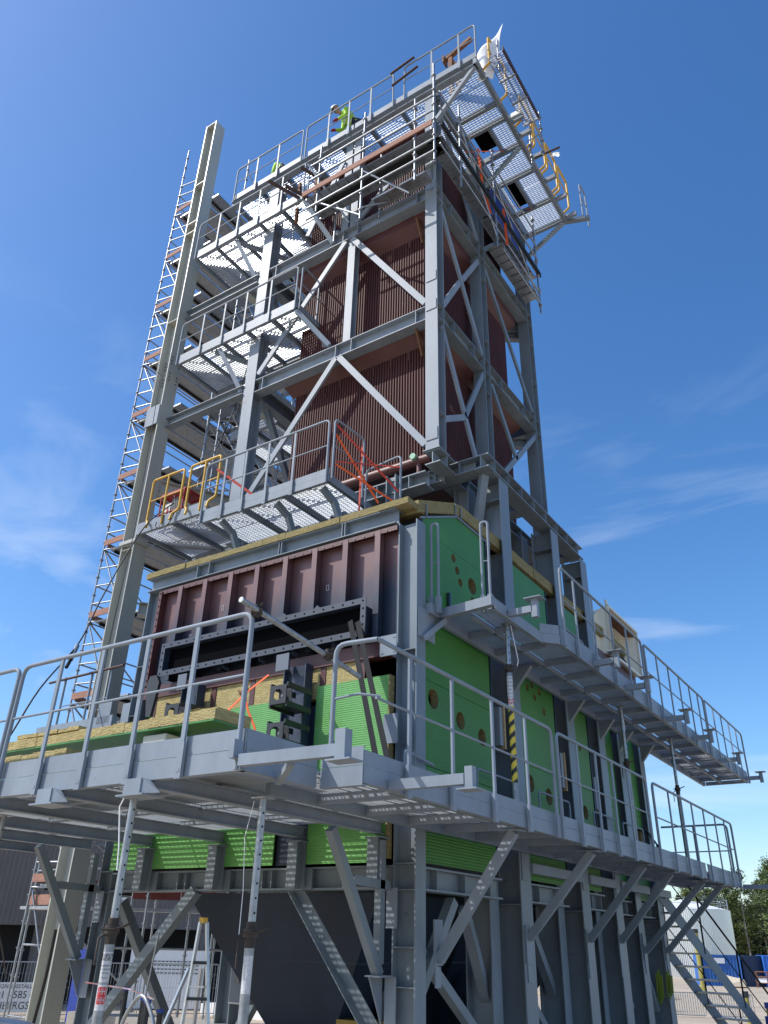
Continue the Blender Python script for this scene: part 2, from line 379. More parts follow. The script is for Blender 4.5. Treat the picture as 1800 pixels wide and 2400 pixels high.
brace(LF, (-6.72, 8.2, 3.70), (-5.30, 8.2, 2.05), .13, .14, kind='angle', up=(0, -1, 0))
brace(LF, (-8.38, 8.2, 3.70), (-10.08, 8.2, 2.0), .13, .13, up=(0, -1, 0))
brace(LF, (-5.26, 9.76, 3.55), (-5.42, 10.62, 2.55), .12, .12)
brace(LF, (-5.2, 9.36, 3.62), (-5.25, 8.5, 2.5), .12, .12)
brace(LF, (-5.3, 8.5, 3.25), (-5.35, 10.5, 2.0), .11, .11)
brace(LF, (-5.45, 12.0, 3.55), (-5.45, 12.85, 2.55), .12, .12)
brace(LF, (-5.45, 11.3, 3.0), (-5.45, 12.9, 1.8), .11, .11)
brace(LF, (-5.45, 14.0, 3.6), (-5.45, 14.6, 2.6), .10, .10)
brace(LF, (-5.5, 15.2, 3.6), (-5.5, 16.5, 2.2), .10, .10)
brace(LF, (-5.5, 17.05, 3.5), (-5.5, 18.0, 2.1), .10, .10)
brace(LF, (-10.3, 8.6, 3.6), (-10.3, 10.9, .6), .13, .13)
brace(LF, (-8.6, 10.9, 3.7), (-10.2, 10.9, 1.4), .14, .14)
brace(LF, (-8.2, 10.9, 3.7), (-6.4, 10.9, 1.4), .14, .14)
MB().ibeam((-10.1, 11.0, 3.8), (-5.6, 11.0, 3.8), .25, .2).build('girder', GREY, LF)
MB().ibeam((-10.1, 13.2, 3.8), (-5.6, 13.2, 3.8), .25, .2).build('girder', GREY, LF)
# big knee brackets in plane x=-5.35 and x=-10.4 carrying the front deck
for x, yo in ((-5.35, 8.16), (-10.3, 8.16)):
    w = x
    MB().bar((w, 7.05, 4.2), (w, 8.0, 2.86), .09, .10).build('knee_brace', GREY, LF)
    MB().bar((w, 8.0, 4.18), (w, 8.0, 2.96), .08, .09, (0, 1, 0)).build('hanger', GREY, LF)
    MB().bar((w, 7.46, 3.74), (w, 8.16, 3.72), .08, .09).build('tie', GREY, LF)
    q = MB(); q.box(w-.10, w+.10, 7.9, 8.17, 2.84, 2.855)
    q.add([(w-.07, 8.17, 2.4), (w-.07, 8.17, 2.84), (w-.07, 7.92, 2.84), (w-.055, 8.17, 2.4), (w-.055, 8.17, 2.84), (w-.055, 7.92, 2.84)], [(0, 1, 2), (5, 4, 3), (0, 3, 4, 1), (1, 4, 5, 2), (2, 5, 3, 0)])
    q.box(w-.02, w+.12, 8.162, 8.176, 2.4, 2.84)
    q.build('bracket', GREY2, LF); MB().box(w-.02, w+.12, 8.162, 8.176, 3.3, 3.7).build('end_plate', GREY2, LF)
# small bolted plate on the corner column
q = MB(); q.box(-5.42, -5.17, 7.97, 7.985, 6.33, 6.6); q.box(-5.32, -5.30, 7.985, 8.18, 6.36, 6.57)
for a in (-5.385, -5.205):
    for b in (6.37, 6.56): q.box(a-.015, a+.015, 7.962, 7.9695, b-.006, b+.006)
q.build('bolted_plate', GREY2, LF)
MB().box(-5.36, -5.16, 8.0, 8.02, 5.25, 5.6).box(-5.30, -5.28, 8.02, 8.18, 5.28, 5.57).build('bolted_plate', GREY2, LF)
MB().box(-10.30, -10.12, 8.0, 8.02, 6.05, 6.35).build('bolted_plate', GREY2, LF)

# ============================================================ GREEN CASING
CS = thing('boiler_casing', 'green clad lower boiler casing with wool edges and round port holes', 'boiler casing', (-7.7, 12.8, 3.9))
MB().box(-10.25, -5.6, 8.5, 18.1, 4.0, 8.45).build('light_block', DARK, CS)  # added black core that stops light passing through the casing
def ribbed(name, x0, x1, z0, z1, y, m, parent, pitch=.028, d=.003, back=.02):
    """sheet in plane y facing -Y with horizontal ribs"""
    q = MB(); n = max(2, int(round((z1-z0)/pitch))); vs = []; fs = []
    zs = []
    for i in range(n):
        a = z0+(z1-z0)*i/n; h = (z1-z0)/n
        zs += [(a, y), (a+h*.55, y), (a+h*.7, y-d), (a+h*.85, y-d)]
    zs.append((z1, y))
    for z, yy in zs: vs += [(x0, yy, z), (x1, yy, z)]
    for i in range(len(zs)-1): fs.append((2*i, 2*i+1, 2*i+3, 2*i+2))
    q.add(vs, fs); q.box(x0+.001, x1-.001, y+.004, y+back, z0+.001, z1-.001)
    return q.build(name, m, parent)
# front: lower band (below the deck), upper band
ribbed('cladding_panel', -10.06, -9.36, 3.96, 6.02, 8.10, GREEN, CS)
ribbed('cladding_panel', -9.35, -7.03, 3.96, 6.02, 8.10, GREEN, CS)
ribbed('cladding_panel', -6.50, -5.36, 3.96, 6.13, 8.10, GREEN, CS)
MB().box(-5.355, -5.335, 8.09, 8.2, 4.0, 6.13).build('wool_edge', WOOLD, CS)
MB().box(-7.03, -6.5, 8.16, 8.2, 3.96, 5.9).build('inner_sheet', NAVYB, CS)
# wool slabs above the cladding between maroon stubs
xs = [-9.72, -9.08, -8.46, -7.70, -7.08, -6.44, -5.80, -5.36]
for i in range(len(xs)-1):
    if i == 6: continue
    MB().box(xs[i]+.05, xs[i+1]-.05, 8.138+random.uniform(-.006, .006), 8.26, 5.98, 6.395).build('wool_slab', WOOL, CS)
for x in xs[:-1]: MB().box(x-.045, x+.045, 8.13, 8.26, 5.96, 6.399).build('stub', MARO, CS)
q = MB(); q.bar((-9.98, 8.12, 6.49), (-5.32, 8.12, 6.49), .03, .19); q.build('channel', MARO, CS)
q = MB(); q.box(-9.98, -5.32, 8.19, 8.3, 6.4, 6.60); q.build('sill', OXL, CS)
# duct casing: recessed sheet divided by deep ribs
zt, zb = 8.25, 6.62
MB().box(-10.02, -5.30, 8.28, 8.30, zb, zt).build('back_sheet', MARO, CS)
rx = [-9.49, -8.93, -8.37, -7.82, -7.255, -6.70, -6.145, -5.59]
ed = [-10.0]+rx+[-5.31]
for i in range(9):
    MB().box(ed[i]+.01, ed[i+1]-.01, 8.255, 8.275, zb+.01, zt-.02).build('panel', SPRAY, CS)
for x in rx:
    q = MB(); q.box(x-.007, x+.007, 8.10, 8.25, zb+.02, zt-.03); q.box(x-.045, x+.045, 8.088, 8.0995, zb+.02, zt-.03); q.build('rib', SPRAY, CS)
for x in ed[1:-1]: pass
q = MB(); q.box(-10.02, -5.30, 8.14, 8.15, zt-.06, zt+.012); q.box(-10.02, -5.3, 8.15, 8.27, zt-.012, zt); q.build('top_angle', MARO, CS)
q = MB(); q.box(-10.04, -9.97, 8.12, 8.27, zb, zt-.015)
for i in range(14): q.box(-10.015, -9.995, 8.108, 8.119, zb+.08+i*.115, zb+.1+i*.115)
q.build('side_angle', MARO, CS)
q = MB(); 
for i in range(9):
    for k in range(3):
        x = ed[i]+.12+k*.16
        if x < ed[i+1]-.06: q.tube([(x, 8.128, zt-.03), (x, 8.139, zt-.03)], .010, 6)
q.build('bolt_row', BOLT, CS)['kind'] = 'stuff'
for (x, z) in ((-6.55, 7.62), (-8.62, 7.72), (-9.28, 7.35)):
    q = MB(); w, h = .022, .045
    q.box(x-w, x-w+.006, 8.248, 8.2545, z-h, z+h); q.box(x+w-.006, x+w, 8.248, 8.2545, z-h, z+h); q.box(x-w+.007, x+w-.007, 8.248, 8.2545, z-h, z-h+.006); q.box(x-w+.007, x+w-.007, 8.248, 8.2545, z+h-.006, z+h); q.build('chalk_mark', PAPER, CS)
# duct flange
yf = 7.95; X0, X1, Z0, Z1 = -9.55, -5.65, 6.66, 7.19; fw = .085
DU = MB(); DU.box(X0+fw, X1-fw, yf+.012, 8.25, Z1-fw, Z1-fw+.012); DU.box(X0+fw, X1-fw, yf+.012, 8.25, Z0+fw-.012, Z0+fw)
DU.box(X0+fw-.012, X0+fw, yf+.012, 8.25, Z0+fw-.012, Z1-fw+.012); DU.box(X1-fw, X1-fw+.012, yf+.012, 8.25, Z0+fw-.012, Z1-fw+.012)
do = DU.build('duct', NAVYB, CS)
MB().box(X0+fw, X1-fw, 8.065, 8.08, Z0+fw, Z1-fw).build('duct_shade', DARK, CS)  # black plate stands for the shade inside the open duct
q = MB(); q.box(X0, X1, yf, yf+.01, Z1-fw, Z1); q.box(X0, X1, yf, yf+.01, Z0, Z0+fw); q.box(X0, X0+fw, yf, yf+.01, Z0+fw, Z1-fw); q.box(X1-fw, X1, yf, yf+.01, Z0+fw, Z1-fw)
q.build('duct_flange', mat('flange_paint', (.048, .058, .078), .4, noise=.15, nscale=4), CS)
q = MB()
for i in range(24):
    x = X0+.05+i*(X1-X0-.1)/23
    for z in (Z0+fw/2, Z1-fw/2): q.box(x-.011, x+.011, yf-.004, yf-.0005, z-.011, z+.011)
for i in range(1, 4):
    z = Z0+fw/2+i*(Z1-Z0-fw)/4
    for x in (X0+fw/2, X1-fw/2): q.box(x-.011, x+.011, yf-.004, yf-.0005, z-.011, z+.011)
q.build('flange_holes', DARK, CS)['kind'] = 'stuff'
for x in (-8.9, -8.3, -7.7, -7.1, -6.5):
    MB().add([(x-.07, yf+.03, Z1), (x+.07, yf+.03, Z1), (x, yf+.03, Z1+.06), (x-.07, yf+.045, Z1), (x+.07, yf+.045, Z1), (x, yf+.045, Z1+.06)], [(0, 1, 2), (5, 4, 3), (0, 3, 4, 1), (1, 4, 5, 2), (2, 5, 3, 0)]).build('gusset', NAVYB, CS)
for x in (-8.9, -8.2, -7.5, -6.9, -6.2):
    MB().bar((x, 7.99, Z0-.02), (x+.03, 8.1, 6.61), .02, .05).build('gusset', NAVYB, CS)
# top beam and wool along the roof edge
q = MB(); q.ibeam((-10.36, 8.22, 8.42), (-5.32, 8.22, 8.42), .24, .2, tf=.014)
for x in (-9.2, -8.93, -7.45, -7.4, -6.25, -6.2): q.box(x-.006, x+.006, 8.125, 8.21, 8.315, 8.525)
q.build('top_beam', GREY, CS)
q = MB(); x = -10.42
while x < -5.15:
    w = random.uniform(.25, .7); x2 = min(x+w, -5.1)
    q.box(x, x2, 8.10+random.uniform(-.012, .012), 8.55, 8.545, 8.645+random.uniform(-.008, .008)); x = x2
q.build('wool_edge', WOOLD, CS)
# roof of casing
q = MB(); q.add([(-10.3, 8.3, 8.56), (-5.2, 8.3, 8.56), (-5.2, 9.45, 9.0), (-10.3, 9.45, 9.0), (-5.2, 18.1, 9.0), (-10.3, 18.1, 9.0)], [(0, 1, 2, 3), (3, 2, 4, 5)])
q.build('casing_roof', NAVY, CS)
q = MB(); P = [(8.35, 8.50), (9.45, 8.97), (9.62, 9.0), (10.9, 9.0), (13.1, 9.0), (17.5, 9.0)]
for (a, b), (c, d) in zip(P[:-1], P[1:]):
    n = max(1, int((c-a)/.55))
    for i in range(n):
        t0, t1 = i/n, (i+1)/n; j = random.uniform(-.01, .01)
        y0, z0, y1, z1 = a+(c-a)*t0, b+(d-b)*t0, a+(c-a)*t1, b+(d-b)*t1
        vs = [(xx, yy, zz+dz) for xx in (-5.42+j, -5.08+j) for (yy, zz) in ((y0, z0), (y1, z1)) for dz in (0, .20)]
        q.add(vs, [(0, 1, 3, 2), (4, 6, 7, 5), (0, 4, 5, 1), (2, 3, 7, 6), (1, 5, 7, 3), (0, 2, 6, 4)])
q.build('wool_edge', WOOLD, CS)
q = MB(); q.bar((-5.09, 8.42, 8.45), (-5.09, 9.45, 8.93), .03, .03); q.bar((-5.09, 9.45, 8.94), (-5.09, 10.6, 8.94), .03, .03)
for (y, z0, z1) in ((8.55, 8.5, 8.72), (9.42, 8.93, 9.13), (9.6, 8.95, 9.15)): q.bar((-5.065, y, z0), (-5.065, y, z1), .02, .012, (1, 0, 0))
q.build('edge_trim', GREY, CS)
# side panels (plane x=-5.1) with port holes
def side_panel(name, poly, holes, x, m, parent, th=.02, wool=.12):
    """poly: (y,z) outline; holes: (y,z,r). facing +X"""
    loops = [[V((y, z, 0)) for y, z in poly]]
    for (y, z, r) in holes: loops.append([V((y+r*math.cos(-a*math.pi/14), z+r*math.sin(-a*math.pi/14), 0)) for a in range(28)])
    flat = [p for lp in loops for p in lp]; tris = tessellate_polygon(loops)
    q = MB(); q.add([(x, p.x, p.y) for p in flat], [tuple(t) for t in tris])
    # fix winding to +X
    for f in q.f:
        a, b, c = (q.v[i] for i in f)
        if (b-a).cross(c-a).x < 0: f.reverse()
    k = len(poly); vs = [(x, *p) for p in poly]+[(x-th, *p) for p in poly]
    q.add(vs, [(i, (i+1) % k, (i+1) % k+k, i+k) for i in range(k)])
    o = q.build(name, m, parent)
    if holes:
        w = MB()
        for (y, z, r) in holes:
            vs = []
            for xx in (x-.002, x-wool):
                for a in range(20): vs.append((xx, y+r*1.0*math.cos(a*math.pi/10), z+r*1.0*math.sin(a*math.pi/10)))
            w.add(vs, [(i, (i+1) % 20, (i+1) % 20+20, i+20) for i in range(20)], True)
            w.add([vs[20+i] for i in range(20)], [tuple(range(20))])
        w.build('port_lining', WOOLD, o)['kind'] = 'stuff'
        if any(h[2] > .1 for h in holes):
            w = MB()
            for (y, z, r) in holes:
                if r > .1: w.add([(x-wool+.006, y+.05+r*.8*math.cos(a*math.pi/10), z+r*.8*math.sin(a*math.pi/10)) for a in range(20)], [tuple(range(20))])
            w.build('port_back', DARK, o)['kind'] = 'stuff'
    return o
# green with faint ribs through bump
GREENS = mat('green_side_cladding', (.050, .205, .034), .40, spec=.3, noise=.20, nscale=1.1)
def addwave(m):
    t = m.node_tree; n = t.nodes; l = t.links; g = n.new('ShaderNodeNewGeometry'); w = n.new('ShaderNodeTexWave'); w.bands_direction = 'Z'; w.inputs['Scale'].default_value = 9.0
    l.new(g.outputs['Position'], w.inputs[0]); b = n.new('ShaderNodeBump'); b.inputs['Strength'].default_value = .35; b.inputs['Distance'].default_value = .01
    l.new(w.outputs['Fac'], b.inputs['Height']); l.new(b.outputs[0], n['Principled BSDF'].inputs['Normal'])
addwave(GREENS)
XP = -5.10
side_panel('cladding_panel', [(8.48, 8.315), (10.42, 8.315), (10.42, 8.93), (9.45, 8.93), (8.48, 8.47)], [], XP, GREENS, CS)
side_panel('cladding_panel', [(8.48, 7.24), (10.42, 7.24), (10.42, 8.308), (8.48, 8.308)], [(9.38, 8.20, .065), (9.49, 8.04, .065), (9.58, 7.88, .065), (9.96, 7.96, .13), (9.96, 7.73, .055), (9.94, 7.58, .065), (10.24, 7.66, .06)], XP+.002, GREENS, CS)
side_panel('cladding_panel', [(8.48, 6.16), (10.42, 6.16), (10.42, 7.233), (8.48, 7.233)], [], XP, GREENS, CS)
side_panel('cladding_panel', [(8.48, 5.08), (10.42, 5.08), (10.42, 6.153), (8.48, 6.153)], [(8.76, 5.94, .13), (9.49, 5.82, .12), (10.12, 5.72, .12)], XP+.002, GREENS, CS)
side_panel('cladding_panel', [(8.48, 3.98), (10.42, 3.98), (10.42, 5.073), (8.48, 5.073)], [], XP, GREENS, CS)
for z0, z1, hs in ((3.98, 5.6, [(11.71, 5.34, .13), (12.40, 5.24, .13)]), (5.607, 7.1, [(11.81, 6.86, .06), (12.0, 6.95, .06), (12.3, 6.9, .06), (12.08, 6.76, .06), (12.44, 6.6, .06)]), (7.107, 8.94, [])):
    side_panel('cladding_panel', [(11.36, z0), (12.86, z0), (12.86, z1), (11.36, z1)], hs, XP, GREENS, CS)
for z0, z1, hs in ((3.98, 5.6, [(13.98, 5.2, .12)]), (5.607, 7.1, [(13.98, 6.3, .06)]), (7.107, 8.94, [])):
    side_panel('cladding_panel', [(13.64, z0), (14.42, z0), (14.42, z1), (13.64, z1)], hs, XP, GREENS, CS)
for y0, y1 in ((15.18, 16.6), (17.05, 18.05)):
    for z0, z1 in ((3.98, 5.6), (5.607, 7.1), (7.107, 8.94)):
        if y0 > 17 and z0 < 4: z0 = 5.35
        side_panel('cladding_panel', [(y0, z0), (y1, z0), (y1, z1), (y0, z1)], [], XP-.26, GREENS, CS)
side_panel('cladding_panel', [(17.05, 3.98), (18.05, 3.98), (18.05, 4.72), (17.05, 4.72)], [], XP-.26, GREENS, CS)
MB().box(-5.55, -5.38, 17.1, 17.16, 4.72, 5.35).box(-5.55, -5.38, 17.95, 18.05, 4.72, 5.35).build('wool_edge', WOOLD, CS)
MB().box(-5.52, -5.5, 17.16, 17.95, 4.72, 5.35).build('hatch_opening', HATCHD, CS)  # flat dark plate stands for the inside of the open hatch
for y in (8.455, 10.44, 12.88, 14.45): MB().box(-5.13, -5.085, y, y+.02, 3.98, 8.45 if y < 9 else 8.93).build('edge_trim', NAVYB, CS)
q = MB(); q.box(-5.11, -5.088, 8.46, 10.44, 3.92, 3.976); q.build('edge_trim', ANGLE, CS)
for (y, z) in ((9.15, 7.42), (9.85, 7.22)):
    MB().box(-5.095, -5.05, y, y+.05, z-.22, z+.14).box(-5.095, -5.06, y+.051, y+.16, z-.24, z-.22).build('frame_angle', NAVYB, CS)
# timber packers and clamps by the columns
for y, z in ((10.8, 6.0), (13.1, 5.75), (14.65, 5.6)):
    MB().box(-5.14, -5.06, y-.02, y+.03, z-.32, z+.3).build('timber_packer', WOODY, CS)
    MB().box(-5.2, -5.08, y-.13, y-.03, z-.28, z+.28).build('clamp_plate', GREY2, CS)
# dark column with box frames on the front
q = MB(); q.ibeam((-6.76, 8.0, 4.5), (-6.76, 8.0, 6.42), .38, .16, (1, 0, 0), tf=.016); q.build('guide_column', NAVYB, CS)
MB().box(-7.0, -6.78, 7.80, 7.812, 6.33, 6.56).box(-6.9, -6.88, 7.812, 7.95, 6.36, 6.52).build('bolted_plate', mat('blue_grey_plate', (.13, .15, .18), .4), CS)
q = MB(); q.ibeam((-8.75, 8.0, 4.6), (-8.75, 8.0, 6.42), .34, .16, (1, 0, 0), tf=.016); q.build('guide_column', NAVYB, CS)
MB().box(-8.9, -8.72, 7.80, 7.812, 6.33, 6.56).build('bolted_plate', mat('blue_grey_plate_b', (.13, .15, .18), .4), CS)
def boxframe(x, y0, z, w=.27, h=.24):
    """square frame sticking out to y0 with a round hole in its end plate"""
    q = MB(); lp = [[V((x+a*w/2, z+b*h/2, 0)) for a, b in ((-1, -1), (1, -1), (1, 1), (-1, 1))], [V((x+.3*w*math.cos(-k*math.pi/4+.39), z+.3*h*math.sin(-k*math.pi/4+.39), 0)) for k in range(8)]]
    fl = [p for l_ in lp for p in l_]; tr = tessellate_polygon(lp)
    q.add([(p.x, y0, p.y) for p in fl], [tuple(t) for t in tr]); q.add([(p.x, y0+.012, p.y) for p in fl], [tuple(t) for t in tr])
    for a in (-1, 1):
        for b in (-1, 1):
            q.box(x+a*w/2-.012, x+a*w/2+.012, y0+.013, 7.92, z+b*h/2-.035, z+b*h/2+.035)
    q.box(x-w/2, x+w/2, y0+.02, 7.92, z-h/2-.006, z-h/2+.006); q.box(x-w/2+.03, x+w/2-.03, y0+.14, y0+.15, z-h/2+.01, z+h/2-.01)
    f = q.build('box_frame', BLACKP, CS)
    q = MB(); q.tube([(x, y0+.1, z), (x, y0+.14, z)], .04, 10); q.build('roller', GALV, f)
boxframe(-6.58, 7.42, 5.87); boxframe(-6.58, 7.42, 5.40); boxframe(-8.50, 7.42, 5.87)
q = MB(); o = [(-9.50, 6.72), (-9.36, 6.72), (-9.28, 6.6), (-9.36, 6.1), (-9.46, 6.1), (-9.55, 6.6)]
q.add([(x, 7.78, z-.1) for x, z in o]+[(x, 7.83, z-.1) for x, z in o], [(5, 4, 3, 2, 1, 0)[::-1], (6, 7, 8, 9, 10, 11)[::-1]]+[(i, i+6, (i+1) % 6+6, (i+1) % 6) for i in range(6)]); q.build('lifting_lug', BLACKP, CS)
MB().tube([(-6.95, 7.7, 4.95), (-6.7, 7.7, 4.95)], .07, 10).box(-7.0, -6.74, 7.6, 7.612, 4.8, 4.98).build('guide_foot', ANGLE, CS)

# ============================================================ HOPPERS below the casing
def hopper(y0, y1, label):
    t = thing('ash_hopper', label, 'hopper', (-7.35, (y0+y1)/2, 2.2), 'dark hoppers under the casing')
    top = [(-8.95, y0, 3.68), (-5.75, y0, 3.68), (-5.75, y1, 3.68), (-8.95, y1, 3.68)]
    ym = (y0+y1)/2; bot = [(-7.8, ym-.35, 2.0), (-6.95, ym-.35, 2.0), (-6.95, ym+.35, 2.0), (-7.8, ym+.35, 2.0)]
    MB().add(top+bot, [(0, 4, 5, 1), (1, 5, 6, 2), (2, 6, 7, 3), (3, 7, 4, 0), (0, 1, 2, 3), (7, 6, 5, 4)]).build('cone', NAVY, t)
    q = MB()
    for f in (.45,):
        for i in range(4):
            a = V(top[i]).lerp(V(bot[i]), f); b = V(top[(i+1) % 4]).lerp(V(bot[(i+1) % 4]), f); q.bar(a, b, .012, .03)
    q.build('seam', NAVY, t); MB().box(-7.95, -6.8, ym-.45, ym+.45, 1.93, 1.995).build('outlet_flange', ANGLE, t)
    return t
hopper(8.6, 10.8, 'dark navy hopper behind the first pair of diagonal braces, nearest the camera')
hopper(10.95, 13.1, 'dark navy hopper second in the row under the casing')
hopper(13.25, 15.4, 'dark navy hopper third in the row under the casing')
for i, (x, y, z, w, h, lb) in enumerate(((-6.35, 9.9, 2.45, .5, .8, 'pale grey cabinet hung right of the front hopper cone'), (-5.95, 11.6, 2.35, .45, .8, 'pale grey cabinet seen between the corner column and the next column'), (-8.75, 9.6, 2.7, .35, .7, 'pale grey cabinet behind the stepladder left of the front hopper'), (-5.7, 13.4, 2.5, .4, .6, 'pale grey cabinet deepest under the casing'))):
    t = thing('control_cabinet', lb, 'cabinet', (x, y, z), 'grey cabinets by the hoppers')
    MB().box(x-w/2, x+w/2, y, y+.3, z-h/2, z+h/2).build('body', WHITE if i == 2 else GREY2, t); MB().box(x-w/2+.02, x+w/2-.02, y-.015, y-.001, z-h/2+.02, z+h/2-.02).build('door', GREY2, t)
    MB().box(x-.08, x+.02, y-.03, y-.016, z-.1, z+.02).build('latch', BOLT, t)
t = thing('conveyor_trough', 'long grey trough under the dark hoppers between the columns', 'conveyor', (-6.5, 12, 1.5))
MB().box(-8.2, -5.7, 9.2, 16, 1.55, 2.0).build('trough', GREY2, t); MB().box(-8.3, -5.6, 9.1, 16.1, 2.005, 2.03).build('lid', ANGLE, t)
for y in (9.6, 10.8, 12, 13.2): MB().box(-5.69, -5.66, y, y+.06, 1.6, 1.98).build('stiffener', ANGLE, t)
t = thing('yellow_crate', 'dull yellow box in the shade below the hoppers', 'crate', (-6.6, 9.3, 2.0))
MB().box(-6.75, -6.2, 9.2, 9.6, 2.04, 2.32).build('body', mat('dull_yellow', (.30, .20, .03), .6), t); MB().box(-6.15, -5.9, 9.2, 9.5, 2.04, 2.22).build('small_body', mat('dull_yellow_b', (.26, .18, .03), .6), t)

# ============================================================ FRONT DECK (left) z=4.45
ZD = 4.45
FD = thing('front_walkway', 'grey steel walkway with open gratings along the front of the green casing', 'walkway', (-7.5, 6.2, 4.3))
for x in (-5.42, -6.58, -7.91, -9.26, -10.6, -11.95):
    MB().ibeam((x, 4.56, 4.315), (x, 8.12, 4.315), .13, .10, tf=.010).build('joist', GREY2, FD)  # paler grey puts the light bounced off the ground into the joists
    q = MB(); q.box(x-.10, x+.10, 4.44, 4.53, 4.18, 4.30); q.add([(x+.1, 4.45, 4.3), (x+.1, 4.53, 4.3), (x+.28, 4.5, 4.18), (x+.1, 4.45, 4.18), (x+.1, 4.53, 4.18)], [(0, 1, 2), (0, 2, 3), (1, 4, 2), (3, 2, 4), (0, 3, 4, 1)]); q.box(x-.16, x+.16, 4.42, 4.66, 4.165, 4.178)
    q.build('end_bracket', GREY2, FD)
for y in (5.45, 6.35, 7.25):
    for x in (-6.0, -7.25, -8.6, -9.93, -11.3): MB().bar((x-.56, y, 4.38), (x+.56, y, 4.38), .05, .05).build('bearer', GREY2, FD)
toeboard(FD, (-13.0, 4.53), (-6.90, 4.53), ZD, fold=1); toeboard(FD, (-6.88, 4.53), (-4.30, 4.53), ZD, fold=1)
toeboard(FD, (-4.30, 4.54), (-4.30, 5.42), ZD, fold=1)
ys = [4.56, 5.5, 6.4, 7.3, 8.08]
x = -12.6
while x < -4.4:
    x2 = min(x+1.0, -4.32)
    for a, b in zip(ys[:-1], ys[1:]): grating(FD, x+.005, x2-.005, a+.004, b-.004, ZD-.01)
    x = x2
# outrigger at the front corner
q = MB(); q.bar((-4.26, 4.46, 4.345), (-3.36, 4.46, 4.335), .07, .085); q.build('outrigger', GREY2, FD)
q = MB(); q.bar((-3.315, 4.46, 4.27), (-3.315, 4.46, 4.475), .085, .085, (0, 1, 0)); q.box(-3.41, -3.2, 4.38, 4.54, 4.255, 4.267); q.build('outrigger_socket', GREY2, FD)
MB().bar((-3.8, 4.5, 4.30), (-4.3, 4.95, 4.27), .05, .05).build('outrigger_strut', GREY2, FD)
MB().box(-4.34, -4.29, 4.40, 4.50, 4.36, 4.50).build('outrigger_plate', GREY2, FD)
guardrail('grey handrail over the front walkway edge, ending at the clamped pipe', (-7.43, 4.49), (-4.33, 4.49), ZD, (.62, 1.24, 1.86, 2.48))
guardrail('grey handrail section cut off by the left edge of the photo', (-10.6, 4.49), (-7.50, 4.49), ZD, (.62, 1.24, 1.86, 2.48))

# ============================================================ SIDE DECK (right) z=4.45
SD = thing('side_walkway', 'grey steel walkway along the lower right side of the green casing', 'walkway', (-4.5, 12, 4.3))
XO = -3.85
toeboard(SD, (-4.28, 5.46), (XO+.004, 5.46), ZD, fold=1); toeboard(SD, (XO, 5.47), (XO, 16.6), ZD, fold=1, top=.12, bot=-.14); toeboard(SD, (XO, 16.75), (XO, 19.3), ZD, fold=1, top=.12, bot=-.14)
MB().bar((-4.98, 5.6, 4.37), (-4.98, 19.2, 4.37), .06, .13).build('stringer', GREY, SD)
y = 5.5; k = 0
while y < 19.1:
    y2 = min(y+.82, 19.2)
    for a, b in ((-5.0, -4.44), (-4.43, XO-.01)): grating(SD, a+.004, b-.004, y+.005, y2-.005, ZD-.01)
    MB().bar((-4.95, y2, 4.36), (XO-.02, y2, 4.36), .05, .09).build('bearer', GREY2, SD); y = y2; k += 1
MB().bar((-3.95, 6.0, 4.36), (-3.95, 18.9, 4.36), .05, .1).build('stringer', GREY, SD)
for y in (8.64, 11.06, 13.28, 14.75, 16.84, 18.24):
    f = 2.95 if y < 9 or y > 16 else 3.3
    xf = -4.97 if y < 16 else -5.22; q = MB(); q.bar((-4.0, y, 4.28), (xf, y, (3.25 if y > 9 else 3.0) if y < 16 else 3.1), .085, .10); q.box(xf-.025, xf-.005, y-.09, y+.09, 2.95, 3.40); q.box(-4.2, -3.9, y-.1, y+.1, 4.285, 4.297); q.build('knee_brace', GREY2 if y < 12 else GREY, SD)
    MB().box(xf-.028, xf-.015, y-.06, y+.06, 2.74, 2.94).build('name_plate', GREY2, SD)
for y, xe in ((5.86, -3.07), (19.6, -3.0)):
    q = MB(); q.bar((XO+.01, y, 4.345), (xe-.045, y, 4.345), .07, .085); q.bar((xe, y, 4.27), (xe, y, 4.44), .07, .07, (0, 1, 0)); q.box(xe-.09, xe+.09, y-.08, y+.08, 4.255, 4.267); q.build('outrigger', GREY2, SD)
guardrail('grey handrail on the lower side walkway running past the striped prop', (XO+.05, 5.55), (XO+.05, 9.44), ZD, (.55, 1.35, 2.24, 3.1), end0=False)
guardrail('grey handrail on the lower side walkway, second section from the front corner', (XO+.05, 9.6), (XO+.05, 13.25), ZD, (.68, 1.38, 2.05, 2.75))
guardrail('grey handrail at the far end of the lower side walkway above the stair', (XO+.05, 13.6), (XO+.05, 19.2), ZD, (.9, 1.7, 2.4, 3.25, 4.15, 4.95))
guardrail('dark cross rail closing the far end of the lower side walkway', (-5.3, 19.25), (-3.9, 19.25), ZD, (.7,), end0=False)
# short inner handrail loop by the casing
t = thing('grab_rail', 'short rounded grab rail just right of the corner column on the lower walkway', 'handrail', (-4.9, 8.0, ZD))
MB().tube(path([(-4.95, 8.5, 5.05), (-4.95, 7.85, 5.12), (-4.95, 7.85, 4.62), (-4.95, 8.5, 4.62)], .06), .018, 8).build('rail', GREY2, t)
for k, y in enumerate((9.6, 11.6, 13.9, 15.4)):
    t = thing('inner_rail', ('thin inner rail nearest the corner column against the casing', 'thin inner rail behind the striped prop', 'thin inner rail between the dark column webs', 'thin inner rail by the open hatch')[k], 'handrail', (-4.95, y, ZD), 'thin inner rails along the casing')
    MB().tube(path([(-4.93, y, ZD), (-4.93, y, ZD+.75), (-4.93, y+1.2, ZD+.75), (-4.93, y+1.2, ZD)], .06), .016, 8).build('handrail', GREY2, t); MB().tube([(-4.93, y, ZD+.3), (-4.93, y+1.2, ZD+.3)], .010, 6).build('midrail', GREY2, t)

